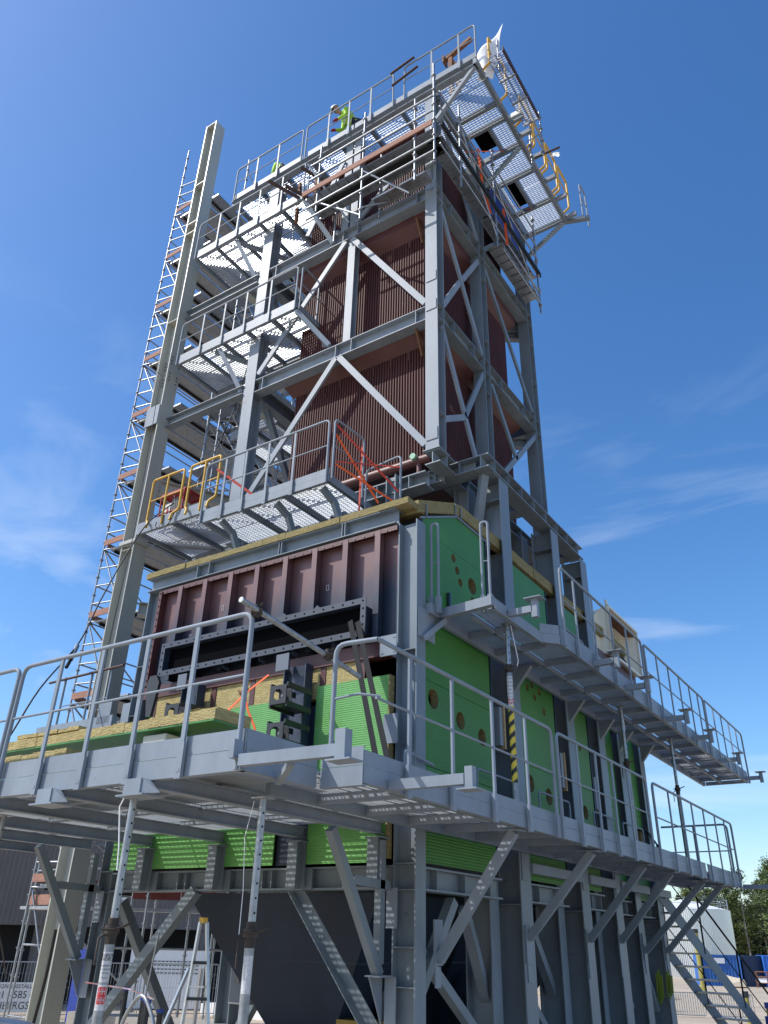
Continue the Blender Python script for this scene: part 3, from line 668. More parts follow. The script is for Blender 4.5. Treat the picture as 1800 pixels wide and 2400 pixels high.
# corner return of the handrail + clamped scaffold pipe
t = thing('corner_rail', 'bent grey handrail at the walkway corner where the scaffold pipe is clamped', 'guardrail', (-4.2, 5.5, ZD))
MB().tube(path([(-4.22, 5.5, ZD-.1), (-4.22, 5.5, ZD+1.1), (XO+.05, 5.55, ZD+1.1)], .11), .0225, 10).build('handrail', GREY2, t)
MB().tube([(-4.2, 5.5, ZD+.6), (-3.97, 5.52, ZD+.62), (XO+.05, 5.62, ZD+.6)], .0125, 8).build('midrail', GREY2, t)
t = thing('scaffold_pipe', 'rusty scaffold pipe clamped across the gap between two handrail ends', 'pipe', (-4.3, 5, 5.5))
MB().tube([(-4.28, 4.28, 5.58), (-4.35, 6.05, 5.42)], .0245, 12).build('pipe', PROP, t)
for p in ((-4.30, 4.5, 5.56), (-4.31, 5.5, 5.47)):
    q = MB(); p = V(p); q.tube([p+V((-.035, -.03, 0)), p+V((.035, .03, 0))], .036, 8); q.tube([p+V((0, 0, -.05)), p+V((0, 0, .05))], .03, 8); q.tube([p+V((.04, 0, .03)), p+V((.07, -.02, .05))], .010, 6); q.build('clamp', PROPD, t)

# ============================================================ UPPER SIDE DECK z=7.17
ZU = 7.13
UD = thing('upper_side_walkway', 'grey steel walkway high along the right side with sockets sticking out', 'walkway', (-4.5, 15, 7.0))
XU = -3.95
MB().bar((-5.02, 8.55, 7.03), (-5.02, 22.9, 7.03), .06, .14).build('stringer', GREY2, UD)
MB().bar((-4.58, 8.9, 7.02), (-4.58, 22.8, 7.02), .045, .07).build('stringer', GREY2, UD)
toeboard(UD, (-4.16, 8.75), (-4.16, 10.2), ZU, top=.02, bot=-.14); toeboard(UD, (-4.16, 10.21), (XU-.01, 10.44), ZU, top=.14, bot=-.14); toeboard(UD, (XU, 10.46), (XU, 23.1), ZU, top=.14, bot=-.14)
q = MB(); q.bar((-5.05, 8.73, 7.06), (-4.12, 8.62, 7.06), .09, .13); q.build('end_beam', GREY2, UD)
q = MB(); q.box(-5.05, -4.92, 8.40, 8.62, 6.98, 7.12); q.box(-4.998, -4.985, 8.2, 8.62, 6.62, 7.02); q.bar((-4.98, 8.3, 6.6), (-4.9, 8.75, 6.98), .06, .07); q.build('bracket', GREY2, UD)
y = 8.75
while y < 22.9:
    y2 = min(y+.85, 23.0); xo = -4.17 if y < 10.2 else XU-.01
    grating(UD, -5.0, -4.61, y+.005, y2-.005, ZU-.01); grating(UD, -4.55, xo, y+.005, y2-.005, ZU-.01)
    MB().bar((-5.0, y2, 7.03), (xo, y2, 7.03), .05, .09).build('bearer', GREY2, UD); y = y2
for y in (9.15, 11.75, 13.3, 15.75, 17.6, 20.2, 22.8):
    x0 = -4.14 if y < 10 else XU+.01; xe = x0+.34
    q = MB(); q.bar((x0, y, 7.06), (xe, y, 7.06), .08, .09); q.bar((xe+.03, y, 6.94), (xe+.03, y, 7.19), .08, .08, (0, 1, 0)); q.box(xe-.09, xe+.15, y-.1, y+.1, 7.19, 7.202); q.build('outrigger', GREY2, UD)
for y in (11.1, 13.35, 14.9, 16.0, 17.4):
    MB().add([(-5.0, y-.04, 6.6), (-5.0, y-.04, 6.96), (-4.7, y-.04, 6.96), (-5.0, y+.04, 6.6), (-5.0, y+.04, 6.96), (-4.7, y+.04, 6.96)], [(0, 1, 2), (5, 4, 3), (0, 3, 4, 1), (1, 4, 5, 2), (2, 5, 3, 0)]).build('bracket', GREY, UD)
guardrail('grey handrail on the upper side walkway in front of the cream funnel', (XU+.05, 10.5), (XU+.05, 14.45), ZU, (.55, 1.35, 2.25, 3.05), mid=True)
guardrail('grey handrail on the upper side walkway just past the cream funnel', (XU+.05, 14.6), (XU+.05, 19.0), ZU, (.8, 1.6, 2.4, 3.2, 3.9))
guardrail('grey handrail at the far end of the upper side walkway', (XU+.05, 19.1), (XU+.05, 23.0), ZU, (.8, 1.6, 2.4, 3.2))
for lb, x, y in (('tall narrow hoop rail beside the corner column on the upper walkway', -4.98, 8.52), ('tall narrow hoop rail above the prop head at the upper walkway end', -4.36, 8.82)):
    t = thing('hoop_rail', lb, 'handrail', (x, y, ZU), 'hoop rails at the end of the upper walkway')
    MB().tube(path([(x, y, ZU-.05), (x, y, ZU+1.22), (x+.10, y+.02, ZU+1.22), (x+.10, y+.02, ZU-.05)], .05), .02, 8).build('hoop', GREY2, t)
    MB().tube([(x, y, ZU+.62), (x+.10, y+.02, ZU+.62)], .010, 6).build('crossbar', GREY2, t)
    q = MB(); q.box(x-.03, x+.03, y-.03, y+.03, ZU-.12, ZU+.12); q.box(x+.07, x+.13, y-.01, y+.05, ZU-.12, ZU+.12); q.build('foot', GREY2, t)
t = thing('hand_loop', 'low rounded rail standing inside the upper walkway before the cream funnel', 'handrail', (-4.8, 14, ZU))
MB().tube(path([(-4.75, 12.6, ZU), (-4.75, 12.6, ZU+1.0), (-4.75, 13.7, ZU+1.0), (-4.75, 13.7, ZU)], .09), .02, 8).build('handrail', GREY2, t)
MB().tube([(-4.75, 12.6, ZU+.5), (-4.75, 13.7, ZU+.5)], .012, 6).build('midrail', GREY2, t)

# ============================================================ BASE GIRDERS of the tower, z 10.4-10.67
GF = thing('tower_base_frame', 'heavy grey girder frame between the casing and the red boiler tower', 'steel frame', (-7.5, 12, 10.4))
def gird(a, b, h=.27, w=.30, st=4): return MB().ibeam(a, b, h, w, tf=.022, tw=.016, stiff=st).build('girder', GREY, GF)
gird((-5.0-.15, 10.52, 10.535), (-5.15, 14.98, 10.535), st=8)
gird((-5.31, 10.67, 10.535), (-6.9, 10.67, 10.535), st=3)
gird((-5.78, 9.95, 10.535), (-5.78, 10.50, 10.535), st=1)
gird((-5.94, 10.12, 10.185), (-10.6, 10.12, 10.185), st=7)
gird((-5.97, 10.36, 10.4), (-5.97, 10.5, 10.4), st=1)
gird((-5.31, 14.8, 10.535), (-10.6, 14.8, 10.535), st=5)
gird((-10.75, 9.8, 10.535), (-10.75, 15.0, 10.535), st=5)
gird((-5.31, 12.4, 10.535), (-10.6, 12.4, 10.535), st=5)
gird((-5.9, 10.85, 10.535), (-5.9, 14.6, 10.535), w=.34, st=5)
q = MB(); q.box(-5.96, -5.62, 9.92, 10.3, 10.672, 10.69); q.build('base_plate', GREY, GF)
q = MB(); q.box(-5.35, -5.02, 10.7, 11.3, 10.38, 10.397); q.build('bearing_plate', GREY, GF)
brace(GF, (-5.2, 10.75, 10.38), (-5.55, 10.95, 9.0), .14, .10)
for y in (10.93, 13.2, 14.76): column(GF, -5.9, -5.62, y, y+.28, 8.9, 10.39, 'x')
q = MB(); q.box(-9.9, -5.7, 9.9, 14.6, 9.0, 9.02); q.build('deck_plate', NAVY, GF)
for k, (x, y) in enumerate(((-6.6, 10.0), (-7.8, 10.0), (-9.0, 10.0))): MB().ibeam((x, y, 8.95), (x, y, 10.39), .2, .2, (1, 0, 0)).build('stub_column', GREY, GF)

# ============================================================ RED BOILER
BO = thing('boiler', 'red oxide boiler of vertical tubes with wide horizontal bands', 'boiler', (-7.8, 12.3, 10.8))
XL, XR, YF, YB, ZB_, ZT_ = -9.46, -6.12, 10.44, 14.1, 10.95, 20.1
MB().box(XL+.02, XR-.02, YF+.02, YB-.02, ZB_, ZT_).build('membrane_wall', MARO, BO)
def tb_(): return MB().tube([(0, 0, 0), (0, 0, ZT_-ZB_)], .026, 8)
def tb2_(): return MB().tube([(0, 0, 0), (0, -.10, -.10), (0, -.16, -.26)], .024, 8)
nx = int((XR-XL)/.062)
for i in range(nx+1):
    x = XL+(XR-XL)*i/nx; inst('bt', tb_, 'tube', TUBE, BO, (x, YF, ZB_)); inst('bt2', tb2_, 'tube_end', TUBE, BO, (x, YF, ZB_))
ny = int((YB-YF)/.062)
for i in range(1, ny+1): inst('bt', tb_, 'tube', TUBE, BO, (XR, YF+(YB-YF)*i/ny, ZB_))
ho = MB().tube([(-9.5, 10.2, 10.71), (-5.95, 10.2, 10.71)], .085, 14).build('header_pipe', OXL, BO)
MB().tube([(-6.25, 10.12, 10.75), (-6.25, 10.05, 10.75)], .06, 12).build('flange_cap', mat('pale_green_cap', (.20, .42, .26), .5), ho)
MB().tube([(-6.2, 10.2, 10.64), (-6.2, 10.2, 10.34)], .05, 10).build('header_stub', OXL, ho)
for zb in (13.86, 16.95):
    q = MB()
    fy, fx = YF-.24, XR+.24
    q.box(XL-.2, fx, fy, fy+.02, zb-.13, zb+.10); q.box(fx-.02, fx, fy+.021, YB+.2, zb-.13, zb+.10)
    q.add([(XL-.1, YF-.02, zb-.34), (XR+.02, YF-.02, zb-.34), (fx, fy, zb-.13), (XL-.2, fy, zb-.13)], [(0, 1, 2, 3)])
    q.add([(XR+.02, YF-.02, zb-.34), (XR+.02, YB+.05, zb-.34), (fx, YB+.2, zb-.13), (fx, fy, zb-.13)], [(0, 1, 2, 3)])
    q.box(XL-.2, fx, fy+.021, YF-.03, zb+.08, zb+.10)
    q.build('buckstay_band', MARO, BO)
    for x in [XL+.4+i*.42 for i in range(8)]:
        MB().tube([(x, YF-.05, zb-.62), (x, YF-.1, zb-.6), (x, YF-.1, zb-.42)], .012, 6).build('hook', MARO, BO)
    q = MB(); q.bar((XR-.1, YF-.06, zb-.65), (XR-.1, YF-.3, zb-.12), .03, .14); q.build('corner_bracket', RUST, BO)
q = MB(); q.box(XL-.1, XR+.1, YF-.1, YB+.1, 20.1, 20.18); q.build('boiler_top', MARO, BO)
for z in (12.2, 15.5): MB().tube([(XR-.02, 12.0, z), (XR+.1, 12.0, z)], .03, 8).build('nozzle', OXL, BO)
MB().bar((-9.4, 11, 11.9), (-9.4, 14.5, 11.9), .2, .3).build('side_channel', MARO, BO)

# ============================================================ TOWER FRAME
TF = thing('steel_tower_framework', 'tall grey steel tower frame with cross braces around the red boiler', 'steel frame', (-7.8, 12, 10.7))
YT = 9.95
column(TF, -5.92, -5.65, 9.95, 10.22, 10.69, 20.7, 'y', GREY2, stiffs=(11.5, 13.7, 14.05, 17.05, 17.4))
column(TF, -5.92, -5.65, 11.93, 12.2, 10.68, 20.5, 'y', GREY, stiffs=(11.5, 13.2, 13.7, 14.05, 14.6, 16.4, 17.05, 17.4))
column(TF, -5.92, -5.65, 14.56, 14.85, 10.68, 20.5, 'y', GREY, stiffs=(11.5, 13.7, 14.05, 15.2, 16.4, 17.05, 17.4))
column(TF, -10.62, -10.32, 9.95, 10.25, 10.68, 20.5, 'y', GREY2, stiffs=(13.7, 14.05, 17.05, 17.4))
column(TF, -10.62, -10.32, 14.56, 14.85, 10.68, 20.5, 'y', GREY)
column(TF, -7.97, -7.78, 10.02, 10.2, 14.06, 17.04, 'y', GREY2, name='post'); column(TF, -7.97, -7.78, 10.02, 10.2, 17.44, 20.5, 'y', GREY2, name='post')
column(TF, -8.22, -8.02, 10.02, 10.2, 17.44, 20.5, 'y', GREY2, name='post')
for zb_, zt_ in ((13.71, 14.05), (17.06, 17.42)):
    zc = (zb_+zt_)/2; h = zt_-zb_
    q = MB(); q.ibeam((-10.31, 10.08, zc), (-5.93, 10.08, zc), h, .24, tf=.016, tw=.01)
    for x in (-6.15, -7.7, -8.1, -10.1): q.box(x-.006, x+.006, 9.965, 10.07, zb_+.018, zt_-.018)
    q.build('beam', GREY2, TF)
    MB().ibeam((-5.78, 10.23, zc), (-5.78, 11.92, zc), h, .24, tf=.016, tw=.01, stiff=2).build('beam', GREY, TF)
    MB().ibeam((-5.78, 12.21, zc), (-5.78, 14.55, zc), h, .24, tf=.016, tw=.01, stiff=2).build('beam', GREY, TF)
    MB().ibeam((-5.93, 14.7, zc), (-10.31, 14.7, zc), h, .24, tf=.016, tw=.01).build('beam', GREY, TF)
    MB().ibeam((-10.47, 10.26, zc), (-10.47, 14.55, zc), h, .24, tf=.016, tw=.01).build('beam', GREY, TF)
    MB().ibeam((-10.63, 10.0, zc), (-13.1, 10.0, zc), h*.7, .2, tf=.014, tw=.01).build('beam', GREY, TF)
for z, y in ((13.5, 15.0), (16.9, 15.2)):
    MB().ibeam((-5.93, y-.3, z), (-6.6, y-.9, z-.1), .22, .16).build('tie_beam', GREY, TF)
# splice covers on the corner column
for z in (14.0, 14.75, 17.4, 18.1, 11.0): MB().box(-5.90, -5.67, 9.935, 9.947, z-.12, z+.12).build('splice_plate', GREY2, TF)
# front diagonal braces (channel section)
FB = [((-5.94, 9.99, 10.85), (-8.02, 9.99, 13.72)), ((-10.28, 9.99, 10.85), (-8.08, 9.99, 13.72)), ((-5.94, 9.99, 14.15), (-7.84, 9.99, 17.03)), ((-10.28, 9.99, 14.2), (-8.03, 9.99, 17.03)), ((-7.76, 9.99, 17.5), (-5.95, 9.99, 19.0)), ((-8.25, 9.99, 19.9), (-9.2, 9.99, 17.9))]
for a, b in FB: brace(TF, a, b, .13, .05, GREY2, up=(0, -1, 0))
SB = [((-5.70, 10.23, 16.9), (-5.70, 11.92, 14.1)), ((-5.70, 10.23, 14.15), (-5.70, 10.98, 15.4)), ((-5.70, 11.12, 15.6), (-5.70, 11.92, 16.85)),
      ((-5.70, 10.2, 13.6), (-5.70, 11.55, 11.1)), ((-5.70, 11.92, 13.6), (-5.70, 11.05, 12.0)), ((-5.70, 10.23, 11.45), (-5.70, 11.0, 11.95)),
      ((-5.70, 12.3, 13.6), (-5.70, 13.4, 12.3)), ((-5.70, 14.6, 13.6), (-5.70, 12.7, 11.6)), ((-5.70, 12.25, 16.9), (-5.70, 14.5, 14.2)),
      ((-5.70, 10.23, 20.2), (-5.70, 11.92, 17.5)), ((-5.70, 12.25, 17.5), (-5.70, 14.5, 20.2))]
for a, b in SB: brace(TF, a, b, .05, .12, GREY2 if a[1] < 11.5 else GREY)
brace(TF, (-10.3, 10.4, 13.5), (-10.3, 12.2, 10.8), .12, .12); brace(TF, (-10.3, 12.4, 10.8), (-10.3, 14.5, 13.5), .12, .12)
brace(TF, (-10.45, 10.3, 16.9), (-10.45, 12.3, 14.2), .1, .1); brace(TF, (-13.0, 10.1, 10.8), (-10.6, 12.2, 10.8), .14, .14)
# long beams running back between post and tower
for z, m in ((12.0, BEIGE), (9.0, BEIGE)): MB().ibeam((-13.2, 10.2, z+.25), (-10.4, 14.6, z+.25), .28, .24, tf=.016).build('tie_beam', m, TF)
for z in (16.2, 19.8): MB().ibeam((-13.2, 10.3, z), (-13.2, 15.6, z), .26, .24).build('tie_beam', BEIGE, TF)

# ============================================================ TALL POST at left
PO = thing('crane_post', 'tall free standing beige grey steel post at the left reaching above the tower decks', 'post', (-13.3, 9.87, 0))
def pflange(z0, z1):
    column(PO, -13.52, -13.10, 9.70, 10.06, z0, z1, 'x', BEIGE, stiffs=[z for z in (24.83, 22.2, 20.6, 20.2, 17.0, 14.2, 10.6, 10.5, 7) if z0 < z < z1], name='shaft', tf=.03)
pflange(0, 10.7); pflange(10.72, 15.4); pflange(15.42, 24.85)
q = MB(); q.box(-13.56, -13.05, 9.66, 10.1, 10.62, 10.70); q.build('cap_plate', BEIGE, PO)
for x in (-13.525, -13.10):
    q = MB(); q.box(x, x+.006, 9.69, 10.07, 14.95, 15.85); q.build('splice_plate', BEIGE, PO)
q = MB()
for zz in (15.05, 15.15, 15.25, 15.55, 15.65, 15.75):
    for y in (9.76, 9.99): q.tube([(-13.093, y, zz), (-13.07, y, zz)], .02, 6)
    for x in (-13.42, -13.2): q.tube([(x, 9.86, zz), (x, 9.83, zz)], .018, 6)
q.build('bolts', BOLT, PO)['kind'] = 'stuff'
MB().box(-13.55, -13.12, 9.675, 9.695, 13.75, 14.3).build('cover_plate', GREY2, PO)
q = MB(); q.chan((-12.98, 9.75, .0), (-12.98, 9.75, .1), .1, .1)

# ============================================================ TOWER PLATFORMS
def platform(label, x0, x1, y0, y1, z, nj, m=GREY2, right_open=False, knees=(), side=True, deckm=None, name='tower_platform'):
    t = thing(name, label, 'platform', ((x0+x1)/2, (y0+y1)/2, z-.15), 'tower platforms')
    toeboard(t, (x0, y0), (x1, y0), z, m, top=.13, bot=-.13)
    if side: toeboard(t, (x1, y0+.01), (x1, y1), z, m, top=.0+.012, bot=-.13)
    MB().bar((x0, y1, z-.09), (x1, y1, z-.09), .06, .12).build('edge_beam', m, t)
    n = nj
    for i in range(n+1):
        x = x0+.03+(x1-x0-.06)*i/n; MB().bar((x, y0+.02, z-.085), (x, y1-.03, z-.085), .06, .09).build('joist', GREY, t)
    for i in range(n):
        a = x0+(x1-x0)*i/n; b = x0+(x1-x0)*(i+1)/n; k = max(1, round((y1-y0)/.75))
        for j in range(k): grating(t, a+.01, b-.01, y0+(y1-y0)*j/k+.012, y0+(y1-y0)*(j+1)/k-.006, z-.005, m=deckm)
    for (xa, ya, za, xb, yb, zb2) in knees: MB().bar((xa, ya, za), (xb, yb, zb2), .08, .1).build('knee_brace', m, t)
    return t
# level 1 (z 9.95)
platform('lowest grey grating platform on the tower front, above the wool edged roof', -10.0, -7.06, 8.75, 10.0, 9.95, 3)
p1 = [o for o in bpy.data.objects if o.name.startswith('tower_platform')][-1]
for x in (-9.55, -8.25, -7.25):
    q = MB(); q.bar((x-.02, 8.85, 9.80), (x+.05, 9.12, 9.62), .09, .1); q.bar((x+.05, 9.10, 9.64), (x+.12, 9.3, 9.15), .09, .1); q.bar((x+.12, 9.3, 8.95), (x+.12, 9.3, 9.5), .09, .1, (1, 0, 0)); q.bar((x+.12, 9.32, 9.3), (x+.2, 9.9, 9.75), .08, .09); q.box(x-.04, x+.28, 9.2, 9.42, 8.93, 8.95); q.build('knee_brace', GREY, p1)
guardrail('grey handrail on the lowest tower platform with the orange strap tied to it', (-10.0, 8.72), (-7.1, 8.72), 9.95, (.5, 1.0, 1.55, 2.15))
t = thing('gate_rail', 'grey rail returning at the right end of the lowest tower platform', 'guardrail', (-7.0, 8.8, 9.95))
MB().tube(path([(-7.0, 8.75, 9.85), (-7.0, 8.75, 11.05), (-6.95, 9.55, 11.05), (-6.95, 9.55, 9.85)], .1), .02, 8).build('handrail', GREY2, t); MB().tube([(-7.0, 8.75, 10.5), (-6.95, 9.55, 10.5)], .012, 6).build('midrail', GREY2, t)
t = thing('gate_rail', 'small grey rail frame with red straps near the boiler header pipe', 'guardrail', (-6.9, 9.6, 9.6))
MB().tube(path([(-6.95, 9.65, 9.3), (-6.95, 9.65, 10.45), (-6.2, 9.6, 10.5), (-6.2, 9.6, 9.3)], .1), .02, 8).build('handrail', GREY2, t)
# level base: yellow railed platform by the post
platform('small grey platform by the tall post carrying yellow rails and a red machine', -12.75, -10.7, 9.45, 11.0, 10.72, 2)
for lb, x0, x1 in (('yellow removable handrail next to the tall post', -12.45, -11.5), ('yellow removable handrail on the side nearer the boiler', -11.3, -10.45)):
    t = thing('yellow_rail', lb, 'guardrail', (x0, 9.42, 10.72), 'yellow removable rails on the tower')
    MB().tube(path([(x0+.1, 9.35, 10.62), (x0+.1, 9.38, 10.78), (x0, 9.42, 10.80), (x0, 9.42, 11.82), (x1, 9.42, 11.82), (x1, 9.42, 10.85), (x1-.15, 9.38, 10.78), (x1-.15, 9.35, 10.62)], .07), .026, 8).build('handrail', YEL, t)
    MB().tube([(x0, 9.42, 11.3), (x1, 9.42, 11.3)], .015, 6).build('midrail', YEL, t); MB().tube([((x0+x1)/2, 9.42, 10.65), ((x0+x1)/2, 9.42, 11.8)], .024, 8).build('post', YEL, t)
# level 2 (z 15.35)
platform('middle grey grating platform on the tower front left, glowing from sun through its grating', -12.78, -9.0, 9.65, 11.05, 15.42, 5, knees=((-11.4, 9.75, 15.25, -10.75, 10.0, 13.9), (-11.55, 9.75, 15.25, -10.6, 10.9, 15.0), (-9.05, 9.7, 15.25, -8.3, 10.0, 14.15), (-9.05, 10.9, 15.25, -8.5, 10.05, 14.3)))
guardrail('grey handrail of the middle tower platform left of the boiler', (-12.72, 9.62), (-9.04, 9.62), 15.42, (.75, 1.45, 2.15, 2.9))
guardrail('short grey side rail at the right end of the middle tower platform', (-8.96, 9.68), (-8.96, 10.9), 15.42, (.6,))
# level 3 (z 18.95)
platform('bright sunlit grey platform on the tower front below the roof deck', -12.84, -9.1, 9.65, 11.05, 18.98, 5, knees=((-11.4, 9.75, 18.8, -10.75, 10.0, 17.3), (-9.15, 9.7, 18.8, -8.4, 10.0, 17.2), (-9.15, 10.9, 18.8, -8.3, 10.05, 17.55), (-11.4, 9.8, 18.8, -10.5, 10.9, 18.6)))
guardrail('sunlit grey handrail of the platform just below the roof deck', (-12.78, 9.62), (-9.15, 9.62), 18.98, (.75, 1.45, 2.15, 2.9))
guardrail('short grey side rail at the right end of the bright platform', (-9.06, 9.68), (-9.06, 10.9), 18.98, (.6,))
# small landings left of tower linking down to post
platform('narrow grey landing between tall post and tower behind the middle platform', -12.2, -10.7, 11.2, 12.6, 13.9, 2, side=True)

# ============================================================ ROOF DECK z=20.78
ZR = 20.76
RD = thing('roof_deck', 'ribbed steel roof deck overhanging the tower with two dark hatch openings', 'platform', (-8, 12, 20.5))
XE = -4.56
def ribsheet(x0, x1, y0, y1, z): return grating(RD, x0, x1, y0, y1, z+.03, 'deck_grating')
cross = [9.95, 11.05, 11.5, 12.34, 13.2, 14.3, 15.12]
for y in cross: MB().bar((-5.95, y, 20.62), (XE-.03, y, 20.62), .07, .16).build('cross_beam', GREY, RD)
MB().ibeam((-12.0, 9.93, 20.61), (XE, 9.93, 20.61), .22, .16, tf=.012).build('edge_beam', GREY2, RD)
MB().bar((XE, 9.84, 20.60), (XE, 15.2, 20.60), .09, .2).build('edge_beam', GREY, RD)
MB().bar((-5.75, 10.1, 20.60), (-5.75, 15.1, 20.60), .16, .2).build('edge_beam', GREY, RD)
q = MB(); xg = -11.95
for a, b in ((-11.9, -9.5), (-9.36, -7.9), (-7.86, -6.4), (-6.36, -5.7), (-5.66, -4.5)): q.box(a, b, 9.835, 9.845, 20.70, 20.88)
q.build('edge_plate', GREY2, RD)
for a, b in ((9.99, 10.5), (10.51, 11.01), (11.09, 11.46)): ribsheet(-5.66, XE-.05, a, b, ZR-.04)
ribsheet(-5.04, XE-.05, 11.54, 12.3, ZR-.04); ribsheet(-5.66, XE-.05, 12.38, 13.16, ZR-.04)
ribsheet(-5.66, -5.56, 13.24, 14.26, ZR-.04); ribsheet(-5.12, XE-.05, 13.24, 13.7, ZR-.04); ribsheet(-5.12, XE-.05, 13.74, 14.26, ZR-.04); ribsheet(-5.66, XE-.05, 14.34, 15.08, ZR-.04)
MB().bar((-5.06, 11.54, 20.62), (-5.06, 12.3, 20.62), .06, .15).build('cross_beam', GREY, RD); MB().bar((-5.15, 13.24, 20.62), (-5.15, 14.26, 20.62), .06, .15).build('cross_beam', GREY, RD)
MB().box(-5.55, -5.09, 11.55, 12.2, 20.78, 20.80).build('hatch_black', DARK, RD); MB().box(-5.52, -5.18, 13.28, 14.22, 20.78, 20.80).build('hatch_black', DARK, RD)  # black plates stand for the dark of the two hatch openings
for i in range(7):
    a = -11.9+i*.88; b = a+.86; MB().bar((a, 10.0, 20.62), (a, 14.9, 20.62), .06, .14).build('joist', GREY, RD)
    for y0, y1 in ((10.02, 10.65), (10.67, 11.35), (11.37, 12.3)): ribsheet(a+.03, b-.02, y0, y1, ZR-.04)
MB().box(-11.9, -5.8, 12.4, 15.0, 20.72, 20.74).build('deck_plate', SHEET, RD)
for (a, b) in (((XE-.05, 9.93, 20.5), (-5.66, 9.97, 19.45)), ((XE-.05, 12.34, 20.5), (-5.66, 12.1, 19.3)), ((XE-.05, 15.12, 20.5), (-5.66, 14.85, 19.5))):
    brace(RD, a, b, .09, .09, GREY2 if a[1] < 11 else GREY)
for y in (11.7, 12.15, 12.9, 13.7, 14.4, 15.1):
    MB().bar((XE+.045, y, 20.64), (XE+.34, y, 20.64), .08, .12).build('stub', GREY2, RD)
MB().box(XE+.05, XE+.3, 11.62, 11.8, 20.7, 20.84).build('stub_cap', WHITE, RD)
guardrail('roof deck handrail left of the gap, above the bright platform', (-11.85, 9.80), (-9.52, 9.80), ZR, (.75, 1.5))
guardrail('roof deck handrail where the worker in a white helmet leans over', (-9.4, 9.80), (-6.72, 9.80), ZR, (.72, 1.36, 2.02))
guardrail('roof deck handrail reaching the right roof corner by the rusty bracket', (-6.4, 9.80), (XE+.06, 9.80), ZR, (.75, 1.47), end1=True)
guardrail('small pale rail at the far right tip of the roof deck', (XE+.5, 15.15), (XE+.5, 15.6), ZR-.1, (), mid=True)
MB().bar((XE, 15.2, 20.6), (XE+.6, 15.4, 20.58), .12, .1).build('tip_beam', GREY, RD)
# yellow rails along the right roof edge
for k, y in enumerate((10.2, 11.9, 12.7, 13.5, 14.3)):
    t = thing('yellow_rail', ('yellow rail by the white plastic sheet at the roof corner', 'yellow rail second along the right roof edge', 'yellow rail in the middle of the right roof edge', 'yellow rail fourth along the right roof edge', 'yellow rail last along the right roof edge')[k], 'guardrail', (XE+.2, y, 20.7), 'yellow removable rails on the tower')
    y2 = y+(.9 if k == 0 else .68)
    MB().tube(path([(XE+.02, y, 20.6), (XE+.04, y, 20.72), (XE+.2, y, 20.8), (XE+.2, y, 21.8), (XE+.2, y2, 21.8), (XE+.2, y2, 20.8), (XE+.04, y2, 20.72), (XE+.02, y2, 20.6)], .06), .03, 8).build('handrail', YEL, t); MB().tube([(XE+.2, y, 21.3), (XE+.2, y2, 21.3)], .018, 6).build('midrail', YEL, t)
# scaffold deck hanging beyond the right edge
t = thing('scaffold_deck', 'mesh scaffold decks standing out beyond the right roof edge', 'scaffold', (-3.9, 11.5, 20.5))
for k in range(3):
    y = 10.12+k*.66
    grating(t, -4.36, -4.19, y, y+.62, 20.86, 'deck', GALV); grating(t, -4.17, -4.0, y, y+.62, 20.86, 'deck', GALV); MB().bar((-4.38, y+.64, 20.82), (-3.97, y+.64, 20.82), .04, .05).build('transom', GALV, t)
MB().bar((-3.98, 10.1, 20.9), (-3.98, 12.1, 20.9), .03, .16).build('toeboard', RUSTD, t)
for (x, y) in ((-3.97, 12.12), (-4.36, 12.4)):
    MB().tube([(x, y, 19.5), (x, y, 21.1)], .022, 8).build('standard', GALV, t)
    q = MB()
    for k in range(4): q.tube([(x, y, 19.6+k*.42), (x, y, 19.62+k*.42)], .05, 10)
    q.build('rosette', GALV, t)['kind'] = 'stuff'
MB().tube([(-4.36, 12.15, 20.3), (-3.97, 12.12, 20.3)], .018, 6).build('ledger', GALV, t); MB().tube([(-4.0, 11.2, 20.7), (-3.97, 12.1, 20.0)], .018, 6).build('ledger', GALV, t)
MB().tube([(-4.35, 12.6, 20.2), (-3.75, 12.75, 20.35)], .026, 8).build('loose_tube', RUSTD, t)
# white sheet at the corner
t = thing('plastic_sheet', 'white plastic sheet draped from the roof corner behind the yellow rail', 'plastic sheet', (-4.3, 10.5, 21))
q = MB(); nu, nv = 14, 10; vs = []
for i in range(nu+1):
    for j in range(nv+1):
        u = i/nu; v = j/nv; top = 21.95+.2*u; bot = 20.45+.10*u
        vs.append((-4.68+.64*u*(.45+.55*v)+.02*math.sin(9*v+4*u), 10.2+.2*u+.05*math.sin(7*u+3*v), bot+(top-bot)*v*(.6+.5*u)))
q.add(vs, [(i*(nv+1)+j, (i+1)*(nv+1)+j, (i+1)*(nv+1)+j+1, i*(nv+1)+j+1) for i in range(nu) for j in range(nv)], True); o = q.build('sheet', TARP, t)
sm = o.modifiers.new('solid', 'SOLIDIFY'); sm.thickness = .004
MB().tube([(-4.22, 10.4, 20.7), (-4.22, 10.4, 21.85)], .018, 6).build('pole', GALV, t)
t = thing('plastic_scrap', 'scrap of clear plastic caught beyond the right roof edge', 'plastic scrap', (-3.9, 13.5, 20.7))
q = MB(); q.add([(-3.98+.07*i+.02*math.sin(5*j), 12.75+.05*math.sin(3*i+j), 20.3-.05*j-.04*i) for i in range(4) for j in range(4)], [(i*4+j, i*4+j+4, i*4+j+5, i*4+j+1) for i in range(3) for j in range(3)], True); q.build('sheet', TARP, t)
